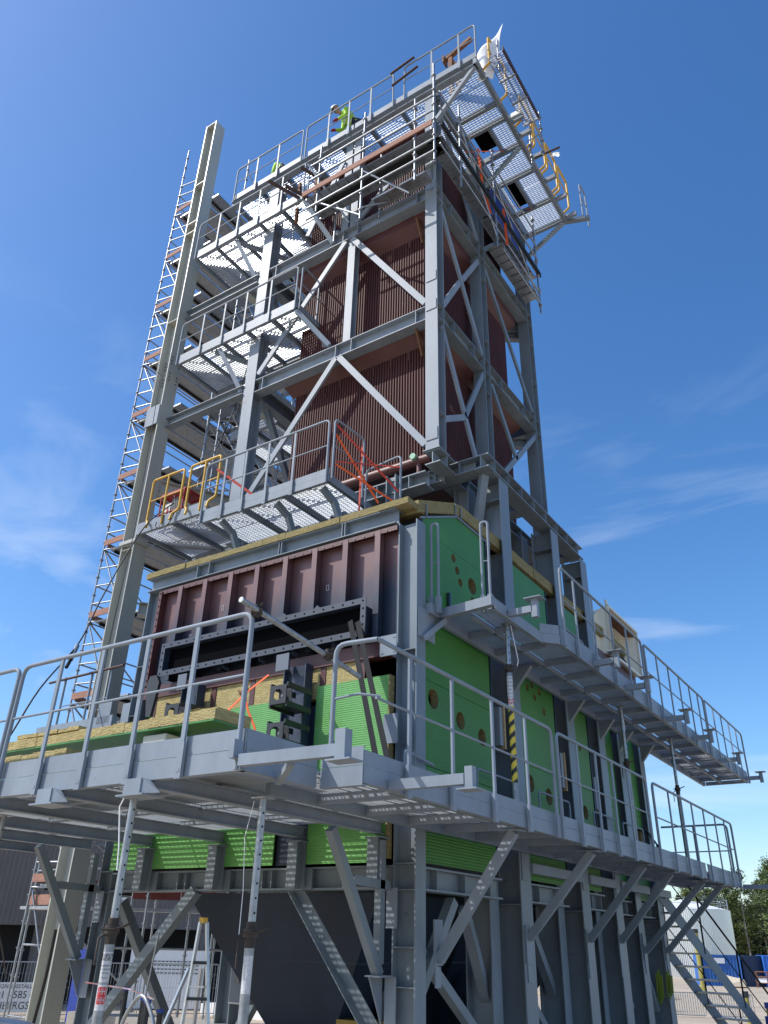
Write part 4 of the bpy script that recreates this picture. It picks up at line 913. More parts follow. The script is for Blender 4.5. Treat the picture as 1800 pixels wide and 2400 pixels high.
# rusty bracket
t = thing('rusty_gantry', 'rusty brown steel bracket standing on the roof near the right corner', 'steel bracket', (-5.4, 10.4, 20.76))
MB().bar((-5.45, 10.4, 20.78), (-5.45, 10.4, 22.2), .10, .10, (1, 0, 0)).build('upright', RUST, t); MB().bar((-5.62, 10.4, 22.25), (-4.85, 10.35, 22.42), .10, .10).build('arm', RUST, t)
MB().bar((-5.3, 10.45, 20.78), (-5.25, 10.45, 21.8), .08, .08, (1, 0, 0)).build('upright', RUST, t); MB().bar((-5.25, 10.45, 21.75), (-5.45, 10.4, 22.1), .06, .08).build('knee', RUST, t); MB().box(-5.64, -5.6, 10.3, 10.5, 22.1, 22.35).build('end_plate', RUST, t)
# loose scaffold tubes tied to the roof rail
for k, (a, b) in enumerate((((-6.75, 9.7, 21.75), (-6.1, 9.75, 21.95)), ((-6.7, 9.7, 21.25), (-6.0, 9.75, 21.5)))):
    o = MB().tube([a, b], .032, 8).build('scaffold_tube', RUSTD, None); tag(o, ('dark scaffold tube tied to the top rail of the roof deck', 'dark scaffold tube tied to the middle rail of the roof deck')[k], 'scaffold tube', 'dark tubes tied to the roof rail')

# ============================================================ SCAFFOLD around the tower top
def rosettes(x, y, z0, z1, parent, step=.5):
    q = MB(); z = z0
    while z <= z1: q.tube([(x, y, z-.006), (x, y, z+.006)], .055, 10); q.tube([(x, y, z-.04), (x, y, z-.007)], .034, 8); z += step
    q.build('rosette', GALV, parent)['kind'] = 'stuff'
def standard(x, y, z0, z1, parent, step=.5, off=.25):
    MB().tube([(x, y, z0), (x, y, z1)], .0245, 8).build('standard', GALV, parent); rosettes(x, y, z0+off, z1-.05, parent, step)
def plank(parent, x0, x1, y0, y1, z, alongy=False):
    # perforated steel scaffold plank with folded edges
    q = MB(); q.box(x0, x1, y0, y1, z+.045, z+.05)
    if alongy:
        for x in (x0, x1-.004): q.box(x, x+.004, y0, y1, z, z+.0445)
        n = int((y1-y0)/.25)
        for i in range(n): q.box(x0+.005, x1-.005, y0+.1+i*.25, y0+.104+i*.25, z+.02, z+.044)
    else:
        for y in (y0, y1-.004): q.box(x0, x1, y, y+.004, z, z+.0445)
        n = int((x1-x0)/.25)
        for i in range(n): q.box(x0+.1+i*.25, x0+.104+i*.25, y0+.005, y1-.005, z+.02, z+.044)
    return q.build('deck', GALV, parent)
TS = thing('tower_scaffold', 'galvanised scaffold with timber toe boards hung on the front under the roof deck', 'scaffold', (-7, 9.3, 17.3))
for x, z0, z1 in ((-8.35, 17.5, 19.7), (-7.1, 16.5, 20.0), (-5.75, 16.8, 19.4), (-5.28, 17.1, 20.3)):
    standard(x, 9.25, z0, z1, TS)
for x in (-8.35, -7.1, -5.75): MB().tube([(x, 9.95, 17.2), (x, 9.95, 19.3)], .0245, 8).build('standard', GALV, TS)
for z in (19.15, 18.65, 17.72, 17.35): MB().tube([(-8.6, 9.22, z), (-5.3, 9.22, z)], .0245, 8).build('ledger', GALV, TS)
MB().box(-8.75, -5.3, 9.17, 9.20, 18.15, 18.30).build('toeboard', WOOD, TS)
for k in range(2):
    for yy in (9.26, 9.60): plank(TS, -8.7+k*1.7, -7.02+k*1.7, yy, yy+.30, 18.09)
MB().bar((-8.7, 9.58, 18.06), (-5.3, 9.58, 18.06), .12, .05).build('transom', ANGLE, TS)
for k in range(2): plank(TS, -7.0+k*.7, -6.35+k*.7, 9.5, 9.8, 17.25)
for a, b in (((-8.3, 9.25, 17.75), (-7.15, 9.3, 16.7)), ((-7.1, 9.25, 18.0), (-6.1, 9.6, 17.0)), ((-8.6, 9.1, 19.1), (-7.9, 9.9, 17.5)), ((-7.1, 9.3, 16.9), (-6.6, 9.9, 17.4))):
    MB().tube([a, b], .0245, 8).build('diagonal', GALV, TS)
TS2 = thing('tower_scaffold', 'galvanised scaffold with orange straps along the right side under the roof deck', 'scaffold', (-5.2, 12, 16.8))
for y, z0, z1 in ((10.2, 17.2, 19.9), (11.9, 17.0, 20.3), (14.3, 16.9, 20.3)): standard(-5.18, y, z0, z1, TS2)
for z in (19.3, 18.8, 18.2, 17.6): MB().tube([(-5.18, 9.3, z), (-5.18, 14.4, z)], .0225, 8).build('ledger', GALV, TS2)
for k in range(2): plank(TS2, -5.60, -5.24, 9.5+k*2.45, 11.9+k*2.45, 18.09, True)
MB().box(-5.15, -5.12, 9.3, 14.4, 18.15, 18.3).build('toeboard', ANGLE, TS2)
plank(TS2, -5.60, -5.24, 12.3, 14.45, 17.5, True)
MB().tube([(-5.18, 12.2, 19.8), (-5.18, 14.4, 19.8)], .0225, 8).build('ledger', GALV, TS2); MB().tube([(-5.18, 12.2, 17.2), (-5.18, 14.4, 17.2)], .0225, 8).build('ledger', GALV, TS2)
MB().tube([(-5.18, 11.9, 17.3), (-5.18, 10.3, 19.2)], .02, 8).build('diagonal', GALV, TS2); MB().tube([(-5.18, 12.0, 19.2), (-5.18, 14.3, 17.2)], .02, 8).build('diagonal', GALV, TS2)
t = thing('blue_tarpaulin', 'deep blue tarpaulin hung inside the scaffold on the right side of the tower', 'tarpaulin', (-5.6, 13.6, 17.8))
q = MB(); vs = []
for i in range(13):
    for j in range(13): vs.append((-5.66+.03*math.sin(i*1.7+j*.6), 12.75+1.7*i/12, 18.5+1.75*j/12))
q.add(vs, [(i*13+j, (i+1)*13+j, (i+1)*13+j+1, i*13+j+1) for i in range(12) for j in range(12)], True); o = q.build('sheet', BTARP, t); sm = o.modifiers.new('s', 'SOLIDIFY'); sm.thickness = .006
# orange straps
def strap(label, pts, w=.05, m=None, group='orange straps'):
    t = MB()
    for a, b in zip(pts[:-1], pts[1:]): t.bar(a, b, w, .006, (0, -1, .3))
    o = t.build('strap', m or ORANGE, None); return tag(o, label, 'strap', group)
strap('orange strap across the first dark hatch under the roof deck', [(-5.75, 11.6, 20.3), (-5.0, 12.2, 20.48)], .06)
strap('orange strap across the second dark hatch under the roof deck', [(-5.7, 13.5, 20.3), (-5.15, 14.2, 20.48)], .06)
strap('orange strap hanging down the side scaffold from the first hatch', [(-5.22, 11.2, 19.6), (-5.22, 11.35, 18.5), (-5.22, 11.7, 17.9)], .06)
strap('orange strap low on the side scaffold beside the blue tarpaulin', [(-5.15, 12.3, 18.6), (-5.15, 12.4, 17.5)], .06)
strap('orange strap twisted down from the dark bolted plate on the casing front', [(-6.93, 7.6, 6.22), (-7.15, 7.45, 5.98), (-7.55, 7.3, 5.55)], .035)
strap('orange strap end hanging from its ratchet beside the box frame', [(-7.16, 7.43, 5.95), (-7.06, 7.42, 5.72), (-6.92, 7.42, 5.5), (-6.8, 7.42, 5.05)], .03)
q = MB(); q.bar((-7.20, 7.40, 5.93), (-7.10, 7.40, 6.03), .07, .03, (0, -1, 0)); q.tube([(-7.22, 7.37, 5.99), (-7.10, 7.37, 5.92)], .012, 6); tag(q.build('ratchet', RUST, None), 'small ratchet buckle on the orange strap at the casing front', 'ratchet')
for k, (a, b) in enumerate((((-7.0, 8.78, 10.95), (-6.2, 9.55, 9.75)), ((-7.0, 8.78, 10.75), (-6.5, 9.4, 9.55)), ((-6.98, 8.8, 10.2), (-6.2, 9.58, 10.25)), ((-6.98, 8.8, 10.15), (-6.25, 9.55, 9.55)), ((-6.7, 9.15, 10.6), (-6.75, 9.2, 8.95)))):
    tag(MB().bar(a, b, .035, .006, (0, -1, .3)).build('strap', ORANGE if k % 2 else REDST, None), ('red strap slanting down from the rail end before the header pipe', 'orange strap steepest of those at the rail end', 'red strap stretched level between the two small rail frames', 'orange strap lowest of those between the small rail frames', 'red strap hanging straight down to the wool roof edge')[k], 'strap', 'straps tied at the lowest tower platform')
strap('red strap crossing behind the lowest tower platform handrail', [(-9.95, 8.9, 11.05), (-9.2, 9.2, 10.4), (-8.9, 9.3, 10.1)], .05, REDST, 'red straps')

# ============================================================ SCAFFOLD STAIR TOWER at left
ST = thing('scaffold_tower', 'tall galvanised scaffold tower at the far left behind the beige post', 'scaffold', (-15.8, 13, 0))
SX = (-16.9, -14.75); SY = (11.6, 12.6, 15.2, 17.3)
for x in SX:
    for y in SY:
        zt2 = 28.3 if x < -16 and y < 12 else 27.4
        if y < 12 and x > -16: continue
        standard(x, y, 0, zt2, ST, .5, .35)
lev = [z for z in (4.0, 6.0, 8.0, 10.1, 12.15, 14.2, 16.3, 18.4, 20.5, 22.7, 24.9)]
for z in lev:
    for dz in (0, .5, 1.0, 1.5):
        for y in (11.6,): MB().tube([(SX[0], y, z+dz), (SX[0]+1.2, y+.22, z+dz)], .021, 6).build('ledger', GALV, ST)
for z in lev:
    for x in SX:
        for dz in (0, .5, 1.0): MB().tube([(x, 11.6 if x < -16 else 12.6, z+dz), (x, 17.3, z+dz)], .021, 6).build('ledger', GALV, ST)
    for k in range(3):
        MB().box(SX[0]+.08+k*.62, SX[0]+.64+k*.62, 11.75, 17.2, z+.02, z+.07).build('deck', GALV, ST)
    for k in range(2):
        MB().bar((SX[0]+.2+k*1.3, 11.8, z), (SX[0]+.2+k*1.3, 17.2, z), .05, .09).build('deck_beam', ANGLE, ST)
    MB().box(SX[0]+.03, SX[0]+.95, 11.56, 11.59, z+.10, z+.26).build('toeboard', WOOD, ST)
    MB().box(SX[0]-.03, SX[0]-.005, 11.7, 17.3, z+.10, z+.24).build('toeboard', WOOD, ST)
    MB().tube([(SX[0], 11.62, z), (SX[0]+1.0, 11.7, z-1.9)], .021, 6).build('diagonal', GALV, ST); MB().tube([(SX[0], 11.65, z), (SX[0], 14.5, z-1.9)], .021, 6).build('diagonal', GALV, ST)
for i, z in enumerate(lev[:-1]):
    z2 = lev[i+1]; ya, yb = (13.0, 15.6) if i % 2 == 0 else (15.6, 13.0)
    for x in (-14.70, -14.15): MB().bar((x, ya, z+.05), (x, yb, z2+.05), .03, .14).build('stringer', GALV, ST)
    for k in range(1, 9): f = k/9; MB().box(-14.68, -14.17, ya+(yb-ya)*f-.09, ya+(yb-ya)*f+.09, z+.05+(z2-z)*f-.015, z+.05+(z2-z)*f+.015).build('tread', GALV, ST)
    MB().tube([(-14.12, ya, z+1.0), (-14.12, yb, z2+1.0)], .02, 6).build('handrail', GALV, ST)
    MB().box(-14.75, -13.95, 15.7, 17.2, z+.02, z+.07).build('deck', GALV, ST); MB().box(-14.75, -13.95, 12.2, 12.9, z+.02, z+.07).build('deck', GALV, ST)
    for dz in (.5, 1.0): MB().tube([(-13.95, 12.3, z+dz), (-13.95, 17.2, z+dz)], .02, 6).build('ledger', GALV, ST)
for y in (12.3, 14.8, 17.2): standard(-13.93, y, 0, 26.0, ST, .5, .35)
for z in lev:
    for dz in (.5, 1.0): MB().tube([(-15.8, 11.7, z+dz), (-15.8, 17.2, z+dz)], .02, 6).build('ledger', GALV, ST)
    MB().tube([(-14.75, 12.6, z+1.9), (-14.75, 15.2, z)], .02, 6).build('diagonal', GALV, ST); MB().tube([(-14.75, 15.2, z+1.9), (-14.75, 17.2, z)], .02, 6).build('diagonal', GALV, ST)
# small side scaffold between post and tower
t = thing('scaffold_bay', 'small scaffold bay of thin tubes seen between the beige post and the tower', 'scaffold', (-14.5, 12.9, 10))
for x, y in ((-14.75, 12.6), (-14.2, 13.25), (-12.9, 14.0)): standard(x+.02, y+.02, 8, 17.2, t)
for z in (13.9, 14.4, 15.2, 15.7, 16.2): MB().tube([(-14.75, 12.65, z), (-12.9, 14.05, z)], .022, 6).build('ledger', GALV, t)
MB().tube([(-14.2, 13.3, 13.9), (-13.0, 13.9, 16.6)], .022, 6).build('diagonal', GALV, t)
MB().box(-14.9, -13.0, 12.7, 14.5, 17.0, 17.06).build('deck', GALV, t)

# ============================================================ PROPS
def prop(label, x, y, z0, z1, zc, sl=(.10, .08), stick=None, tape=None, m=None, tilt=(0, 0)):
    """adjustable steel prop: outer tube z0..zc, threaded collar, perforated inner tube to z1"""
    t = thing('steel_prop', label, 'steel prop', (x, y, z0), 'adjustable steel props')
    def P(z): return (x+tilt[0]*(z-z1), y+tilt[1]*(z-z1), z)
    MB().tube([P(z0), P(zc-sl[0])], .038, 14).build('outer_tube', PROP, t)
    q = MB(); n = 12
    for i in range(n): a = zc-sl[0]+(sl[0]+sl[1])*i/n; q.tube([P(a), P(a+.012)], .041, 14); 
    q.tube([P(zc-sl[0]), P(zc+sl[1])], .0355, 14); q.build('threaded_sleeve', PROPD, t)
    MB().tube([P(zc+sl[1]), P(z1)], .0305, 14).build('inner_tube', GALV, t)
    q = MB(); z = zc+sl[1]+.06; c = V((0, 0, 0))
    v = V((-x, -y, 0)).normalized(); s_ = V((-v.y, v.x, 0))
    while z < z1-.06:
        p = V(P(z))+ (v*.9+s_*.44).normalized()*.0305; d = (v*.9+s_*.44).normalized(); q.tube([p-d*.003, p+d*.0012], .0085, 8); z += .105
    q.build('pin_hole', DARK, t)['kind'] = 'stuff'
    q = MB(); a = V(P(zc)); q.tube([a-s_*.08+v*.05, a+v*.055, a+s_*.07+v*.05+V((0, 0, .02)), a+s_*.14+v*.03+V((0, 0, .05))], .009, 6); q.tube([a+s_*(-.05)+V((0, 0, -.03)), a-s_*.09+v*.03+V((0, 0, -.06)), a-s_*.09+v*.03+V((0, 0, -.24))], .008, 6); q.build('handle', PROPD, t)
    MB().tube([a+V((0, 0, -.03)), a+V((0, 0, .03))], .056, 12).build('collar_nut', PROPD, t)
    q = MB(); q.box(x-.07, x+.07, y-.07, y+.07, z1-.002, z1+.006); q.build('head_plate', GALV, t)
    q = MB(); q.box(P(z0)[0]-.08, P(z0)[0]+.08, P(z0)[1]-.08, P(z0)[1]+.08, z0-.0, z0+.008); q.build('base_plate', GALV, t)
    return t, P, v, s_
def wrap(parent, P, z0, z1, a0, a1, m, r=.0386, name='label', n=10):
    q = MB(); vs = []
    for z in (z0, z1):
        c = V(P(z))
        for i in range(n+1): a = a0+(a1-a0)*i/n; vs.append(c+V((math.cos(a), math.sin(a), 0))*r)
    q.add(vs, [(i, i+1, i+n+2, i+n+1) for i in range(n)], True); return q.build(name, m, parent)
t, P, v, s_ = prop('galvanised steel prop with printed labels under the front walkway, left of the two nearest', -5.56, 4.60, 0, 4.27, 3.21)
ac = math.atan2(v.y, v.x)
wrap(t, P, 2.86, 3.06, ac-1.1, ac+1.1, PAPER); wrap(t, P, 2.68, 2.845, ac-1.1, ac+1.1, PAPER)
wrap(t, P, 2.72, 2.83, ac-.9, ac+.9, LRED, .0392)
for z, b in ((2.80, 'HH'), (2.745, 'HH')): text('label_text', b, .06, PAPER, t, V(P(z))+v*.0405, (R(90), 0, math.atan2(v.y, v.x)+R(90)), .0005, .62)
for k, z in enumerate((3.035, 3.01, 2.97, 2.945, 2.92, 2.89)): text('label_text', ('EUROP', 'PROPEX', 'belastning kN', 'max last 20 25', 'min 2.0 m', 'max 3.5 m')[k], (.032, .032, .016, .016, .016, .016)[k], DARK, t, V(P(z))+v*.0402, (R(90), 0, ac+R(90)), .0004, .8)
t, P, v, s_ = prop('steel prop with a torn white label and looped handle, right of the two nearest', -4.67, 5.2, 0, 4.2, 3.21)
ac = math.atan2(v.y, v.x); wrap(t, P, 2.81, 3.06, ac-1.1, ac+1.1, PAPER)
t, P, v, s_ = prop('steel prop with yellow and black tape between lower and upper side walkways', -4.28, 9.35, ZD, 7.0, 6.38, (.06, .05))
ac = math.atan2(v.y, v.x)
wrap(t, P, 6.0, 6.27, ac-1.2, ac+1.2, PAPER)
for k, z in enumerate((6.24, 6.19, 6.14, 6.09, 6.04)): text('label_text', ('EUROPLUS', 'belastning', '2.50 m  30 kN', '3.00 m', '3.50 m 20')[k], .022, DARK, t, V(P(z))+v*.0402, (R(90), 0, ac+R(90)), .0004, .7)
wrap(t, P, 5.88, 5.995, ac-1.0, ac+1.0, PAPER)
text('label_text', '25', .10, LRED, t, V(P(5.937))+v*.0405, (R(90), R(90), ac+R(90)), .0006, .9)
def stripes():
    q = MB(); n = 22; z0, z1 = 4.93, 5.88; r = .0392
    # helical yellow / black bands
    m_ = 44; rows = 60
    vs = []
    for i in range(rows+1):
        c = V(P(z0+(z1-z0)*i/rows))
        for j in range(m_+1): a = 2*math.pi*j/m_; vs.append(c+V((math.cos(a), math.sin(a), 0))*r)
    fs = []
    o = len(q.v); q.v += vs
    for i in range(rows):
        for j in range(m_):
            k = (i/rows*6.5 - 1.4*j/m_) % 1.0
            a = i*(m_+1)+j; q.f.append([a, a+1, a+m_+2, a+m_+1]); q.sm.append(True); q.mi.append(0 if k < .55 else 1)
    return q.build('warning_tape', [YTAPE, BWTAPE], t)
stripes()
prop('slim dark prop standing at the far end between the two side walkways', -4.35, 14.2, ZD, 7.0, 6.0)
prop('slim dark prop farthest right between the two side walkways', -4.3, 17.2, ZD, 7.0, 6.0)
prop('grey prop at the far left in front of the brown corrugated building', -8.55, 5.35, 0, 4.28, 3.05)
# white cords hanging from the props
for k, pts in enumerate(([(-5.58, 4.55, 4.25), (-5.60, 4.5, 4.1), (-5.55, 4.52, 3.8), (-5.5, 4.5, 3.62)], [(-4.72, 5.15, 4.18), (-4.74, 5.1, 3.9), (-4.72, 5.12, 3.5), (-4.70, 5.1, 3.2)], [(-4.2, 9.3, 6.95), (-4.15, 9.28, 6.7), (-4.12, 9.3, 6.45), (-4.14, 9.3, 6.38)], [(-4.3, 14.1, 6.9), (-4.28, 14.1, 6.6), (-4.32, 14.1, 6.3)])):
    tag(MB().tube(pts, .006 if k != 1 else .003, 6).build('cord', WHITE, None), ('white cord hanging down the left near prop', 'thin white cord hanging beside the right near prop', 'white cord hanging at the head of the striped prop', 'thin cord on the far dark prop')[k], 'cord', 'cords hanging from the props')

# ============================================================ STACK OF INSULATION PANELS on the deck
def slab(label, x0, x1, y0, y1, z, tw=.09, tg=.018, tilt=0, m=WOOL, green=True):
    t = thing('insulation_panel', label, 'insulation panel', ((x0+x1)/2, y0, z), 'stacked insulation panels on the front walkway')
    q = MB(); n = max(3, int((x1-x0)/.18)); 
    for i in range(n):
        a = x0+(x1-x0)*i/n; b = x0+(x1-x0)*(i+1)/n; q.box(a, b, y0+random.uniform(0, .015), y1, z+tg+.001, z+tg+tw+random.uniform(-.006, .006))
    q.build('wool_core', m, t)
    if green: MB().box(x0+.01, x1-.01, y0+.01, y1-.01, z, z+tg).build('metal_skin', GREEND, t)
    return t
slab('longest sandwich panel of green skin and wool, on top of the pile', -9.4, -5.42, 5.25, 5.75, 4.95, .10)
slab('loose wool board lying on the pile at its left part', -8.6, -7.5, 5.30, 5.80, 5.08, .04, green=False)
slab('loose wool board lying on the pile at its right end', -6.1, -5.6, 5.45, 5.95, 5.078, .05, green=False)
slab('sandwich panel under the topmost one reaching farthest right', -7.0, -5.05, 5.50, 6.00, 4.68, .10)
slab('wool board lowest in the pile, its end showing by the rail', -6.4, -4.95, 5.05, 5.55, 4.49, .09, green=False, m=WOOLD)
slab('sandwich panel lowest at the left end of the pile', -10.6, -7.2, 5.00, 5.50, 4.72, .08)
tag(MB().box(-7.9, -5.6, 5.0, 5.03, 4.56, 4.60).build('green_trim', GREEN, None), 'thin green sheet edge lying along the pile just above the walkway edge', 'metal trim')
for k, (x0, x1, y, z) in enumerate(((-6.45, -6.12, 5.32, 4.75), (-9.6, -9.2, 5.2, 4.6))):
    tag(MB().box(x0, x1, y, y+.35, z, z+.17).build('foam_block', mat('cream_foam%d' % k, (.72, .70, .60), .8, noise=.05, nscale=6), None, bevel=.01), ('white foam block wedged under the top sandwich panel', 'pale foam block under the left end of the pile')[k], 'foam block', 'foam blocks in the pile')
q = MB(); vs = []
for i in range(7):
    for j in range(5): vs.append((-6.5+.11*i, 5.45+.1*j, 5.12+.02*math.sin(i*1.4+j)+.012*j+.02*(i > 4)))
q.add(vs, [(i*5+j, (i+1)*5+j, (i+1)*5+j+1, i*5+j+1) for i in range(6) for j in range(4)], True)
tag(q.build('paper_sheet', TARP, None), 'white paper sheet lying crumpled on the top wool board', 'paper')
# leaning angle bars
for k, (a, b) in enumerate((((-5.82, 7.85, 6.85), (-5.05, 7.60, 4.50)), ((-5.70, 7.85, 6.82), (-4.86, 7.55, 4.50)))):
    q = MB(); q.bar(a, b, .075, .007, (0, -1, 0)); q.bar(a, b, .007, .07, (0, -1, 0), .034, -.038); o = q.build('angle_bar', ANGLE, None)
    tag(o, ('charcoal angle bar leaning on the casing front, left one of two', 'charcoal angle bar leaning on the casing front, right one nearer the corner column')[k], 'angle bar', 'angle bars leaning on the casing')

# ============================================================ CREAM FUNNEL
t = thing('cream_funnel', 'cream painted steel duct funnel lying behind the upper walkway rail', 'duct', (-5.0, 16.5, 8.6))
x = -4.95
A = [(x, 16.05, 8.62), (x, 18.05, 8.62), (x, 18.05, 9.72), (x, 16.05, 9.72)]; Bk = [(x-1.0, 15.7, 8.8), (x-1.0, 17.6, 8.8), (x-1.0, 17.6, 9.3), (x-1.0, 15.7, 9.3)]
q = MB(); q.add(A+Bk, [(0, 4, 5, 1), (1, 5, 6, 2), (2, 6, 7, 3), (3, 7, 4, 0)]); o = q.build('hood', CREAM, t); sm = o.modifiers.new('s', 'SOLIDIFY'); sm.thickness = .02
q = MB(); 
for i in range(4):
    a, b = V(A[i]), V(A[(i+1) % 4]); q.bar(a, b, .06, .06, (0, 0, 1) if i % 2 == 0 else (1, 0, 0))
q.build('flange', CREAM, t); MB().box(x-1.05, x-1.0, 15.7, 17.6, 8.8, 9.3).build('back_plate', DARK, t); MB().box(x-.32, x-.30, 16.08, 18.0, 8.7, 9.3).build('shade_plate', NAVYB, t); MB().box(x-.30, x-.04, 16.1, 18.0, 9.60, 9.66).build('inner_lining', RUST, t)  # black back and added dark plate put shade into the hood interior
MB().box(x-.03, x+.0, 16.03, 16.15, 9.74, 9.86).build('lifting_lug', CREAM, t)
q = MB(); 
for k in range(4): q.box(x-.7, x-.3, 15.3+.05*k, 15.33+.05*k, 8.85-.06*k, 8.9-.02*k)
MB().add([(x-.2, 15.1, 9.02), (x-.2, 16.02, 9.62), (x-.2, 16.02, 8.66), (x-.2, 15.1, 8.7), (x-.9, 15.1, 9.02), (x-.9, 16.02, 9.62), (x-.9, 16.02, 8.66), (x-.9, 15.1, 8.7)], [(0, 3, 2, 1), (4, 5, 6, 7), (0, 1, 5, 4), (2, 3, 7, 6), (0, 4, 7, 3)]).build('side_plate', CREAM, t)
for k in range(2): MB().bar((x-.5, 15.4+k*1.4, ZU), (x-.5, 15.4+k*1.4, 8.8), .1, .1, (1, 0, 0)).build('stand', MARO, t)
MB().box(x-.9, x-.1, 15.2, 17.9, 8.4, 8.6).build('frame', MARO, t)

# ============================================================ RED FRAMED MACHINE and cables
t = thing('welding_machine', 'red framed welding machine standing behind the yellow rail by the post', 'machine', (-12.1, 9.9, 10.74))
MB().box(-12.35, -11.85, 9.75, 10.2, 10.85, 11.35).build('body', mat('machine_white', (.55, .55, .52), .5, noise=.1, nscale=6), t)
for k in range(4): MB().box(-12.28+k*.11, -12.24+k*.11, 9.74, 9.749, 10.92, 11.25).build('stripe', DARK if k % 2 else RED, t)
q = MB(); 
for xx in (-12.45, -11.75):
    for yy in (9.7, 10.25): q.tube([(xx, yy, 10.74), (xx, yy, 11.55)], .018, 6)
for zz in (10.8, 11.1, 11.55):
    q.tube([(-12.45, 9.7, zz), (-11.75, 9.7, zz)], .018, 6); q.tube([(-12.45, 10.25, zz), (-11.75, 10.25, zz)], .018, 6); q.tube([(-12.45, 9.7, zz), (-12.45, 10.25, zz)], .018, 6); q.tube([(-11.75, 9.7, zz), (-11.75, 10.25, zz)], .018, 6)
q.build('frame', RED, t); MB().box(-12.47, -11.73, 9.7, 10.25, 11.56, 11.6).build('lid', RED, t); MB().box(-12.1, -11.9, 9.7, 9.74, 11.1, 11.4).build('control_box', BLACKP, t)
def cable(label, pts, r=.012):
    # catmull smooth
    P_ = [V(p) for p in pts]; out = []
    for i in range(len(P_)-1):
        p0 = P_[max(i-1, 0)]; p1 = P_[i]; p2 = P_[i+1]; p3 = P_[min(i+2, len(P_)-1)]
        for k in range(6):
            t_ = k/6; out.append(.5*((2*p1)+(p2-p0)*t_+(2*p0-5*p1+4*p2-p3)*t_*t_+(3*p1-p0-3*p2+p3)*t_**3))
    out.append(P_[-1]); return tag(MB().tube(out, r, 6).build('cable', CABLE, None), label, 'cable', 'black cables')
cable('long black cable running down in front of the beige post to the walkway', [(-11.9, 9.6, 11.2), (-12.1, 9.2, 10.6), (-12.3, 9.0, 9.9), (-12.0, 8.4, 8.6), (-11.5, 7.8, 7.5), (-10.9, 6.9, 6.4), (-10.4, 6.2, 5.3), (-10.2, 5.6, 4.7)], .014)
t = thing('cable_connector', 'grey plug connector halfway down the long black cable', 'connector', (-11.3, 7.6, 7.2))
MB().tube([(-11.47, 7.76, 7.43), (-11.33, 7.6, 7.12)], .04, 10).build('socket', GREY2, t); MB().tube([(-11.33, 7.6, 7.12), (-11.25, 7.5, 6.95)], .03, 10).build('plug', ANGLE, t)
cable('black cable looping under the yellow rail', [(-12.1, 9.4, 10.7), (-11.95, 9.3, 10.5), (-11.7, 9.35, 10.5), (-11.6, 9.4, 10.8), (-11.8, 9.5, 11.3)])
cable('black hoist cable hanging from the middle platform to the red machine', [(-11.3, 10.6, 15.3), (-11.45, 10.4, 13.6), (-11.7, 10.1, 12.2), (-11.95, 9.9, 11.5)])
cable('second hoist cable just right of the first', [(-11.2, 10.6, 15.3), (-11.3, 10.4, 13.6), (-11.55, 10.1, 12.2), (-11.8, 9.9, 11.4)], .008)
cable('thin cable down the front of the beige post', [(-13.2, 9.6, 15), (-13.05, 9.6, 11), (-13.15, 9.6, 8.2), (-13.1, 9.62, 5.4)], .008)
cable('black cable by the fence at the far left bottom', [(-9.3, 4.9, 4.2), (-10.2, 6.2, 3.6), (-10.6, 6.9, 3.2), (-11.2, 7.6, 2.6)], .010)
cable('black cable hanging in front of the lower beige post', [(-8.7, 6.4, 3.2), (-8.85, 6.5, 2.7), (-9.05, 6.6, 2.2), (-9.2, 6.7, 1.7)], .018)
# left narrow platform stub next to the post at casing level
t = thing('side_bracket_platform', 'small grey bracket platform with thin rails left of the casing column', 'platform', (-11.2, 8.4, 6.0))
MB().bar((-12.3, 7.95, 6.08), (-10.38, 7.95, 6.08), .10, .18).build('edge_beam', GREY2, t); grating(t, -12.2, -11.3, 8.0, 8.9, 6.15); grating(t, -11.28, -10.4, 8.0, 8.9, 6.15); MB().box(-12.5, -12.3, 7.85, 8.05, 5.96, 5.975).build('end_plate', GREY2, t)
for x in (-11.9, -11.2, -10.7): MB().tube([(x, 7.98, 6.0), (x, 7.98, 7.0)], .02, 6).build('post', GREY2, t)
MB().tube([(-12.3, 7.95, 6.95), (-10.4, 7.95, 6.98)], .022, 8).build('pipe', RUSTD, t); MB().tube([(-11.9, 7.98, 6.5), (-10.7, 7.98, 6.5)], .01, 6).build('midrail', GREY2, t)
MB().box(-10.75, -10.45, 7.9, 7.915, 6.05, 6.4).build('bolted_plate', GREY2, t)

# rust coloured tubes sticking out near the bright platform
for k, (a, b) in enumerate((((-8.88, 9.18, 19.26), (-8.45, 9.75, 18.98)), ((-9.78, 9.05, 19.25), (-9.3, 9.65, 18.95)), ((-9.35, 9.2, 18.95), (-8.95, 9.75, 18.75)))):
    tag(MB().tube([a, b], .045, 10).build('rusty_pipe', RUSTD, None), ('dark brown pipe sticking out highest beside the bright platform', 'dark brown pipe sticking out in the middle before the bright platform', 'dark brown pipe lowest before the bright platform')[k], 'pipe', 'dark brown pipes by the bright platform')
for k, x in enumerate((-9.0, -9.55)): tag(MB().bar((x, 9.9, 18.5), (x, 9.9, 19.9), .07, .07, (1, 0, 0)).build('rusty_post', RUST, None), ('short brown upright right of the second worker', 'short brown upright left by the second worker')[k], 'post', 'short brown uprights under the roof deck')

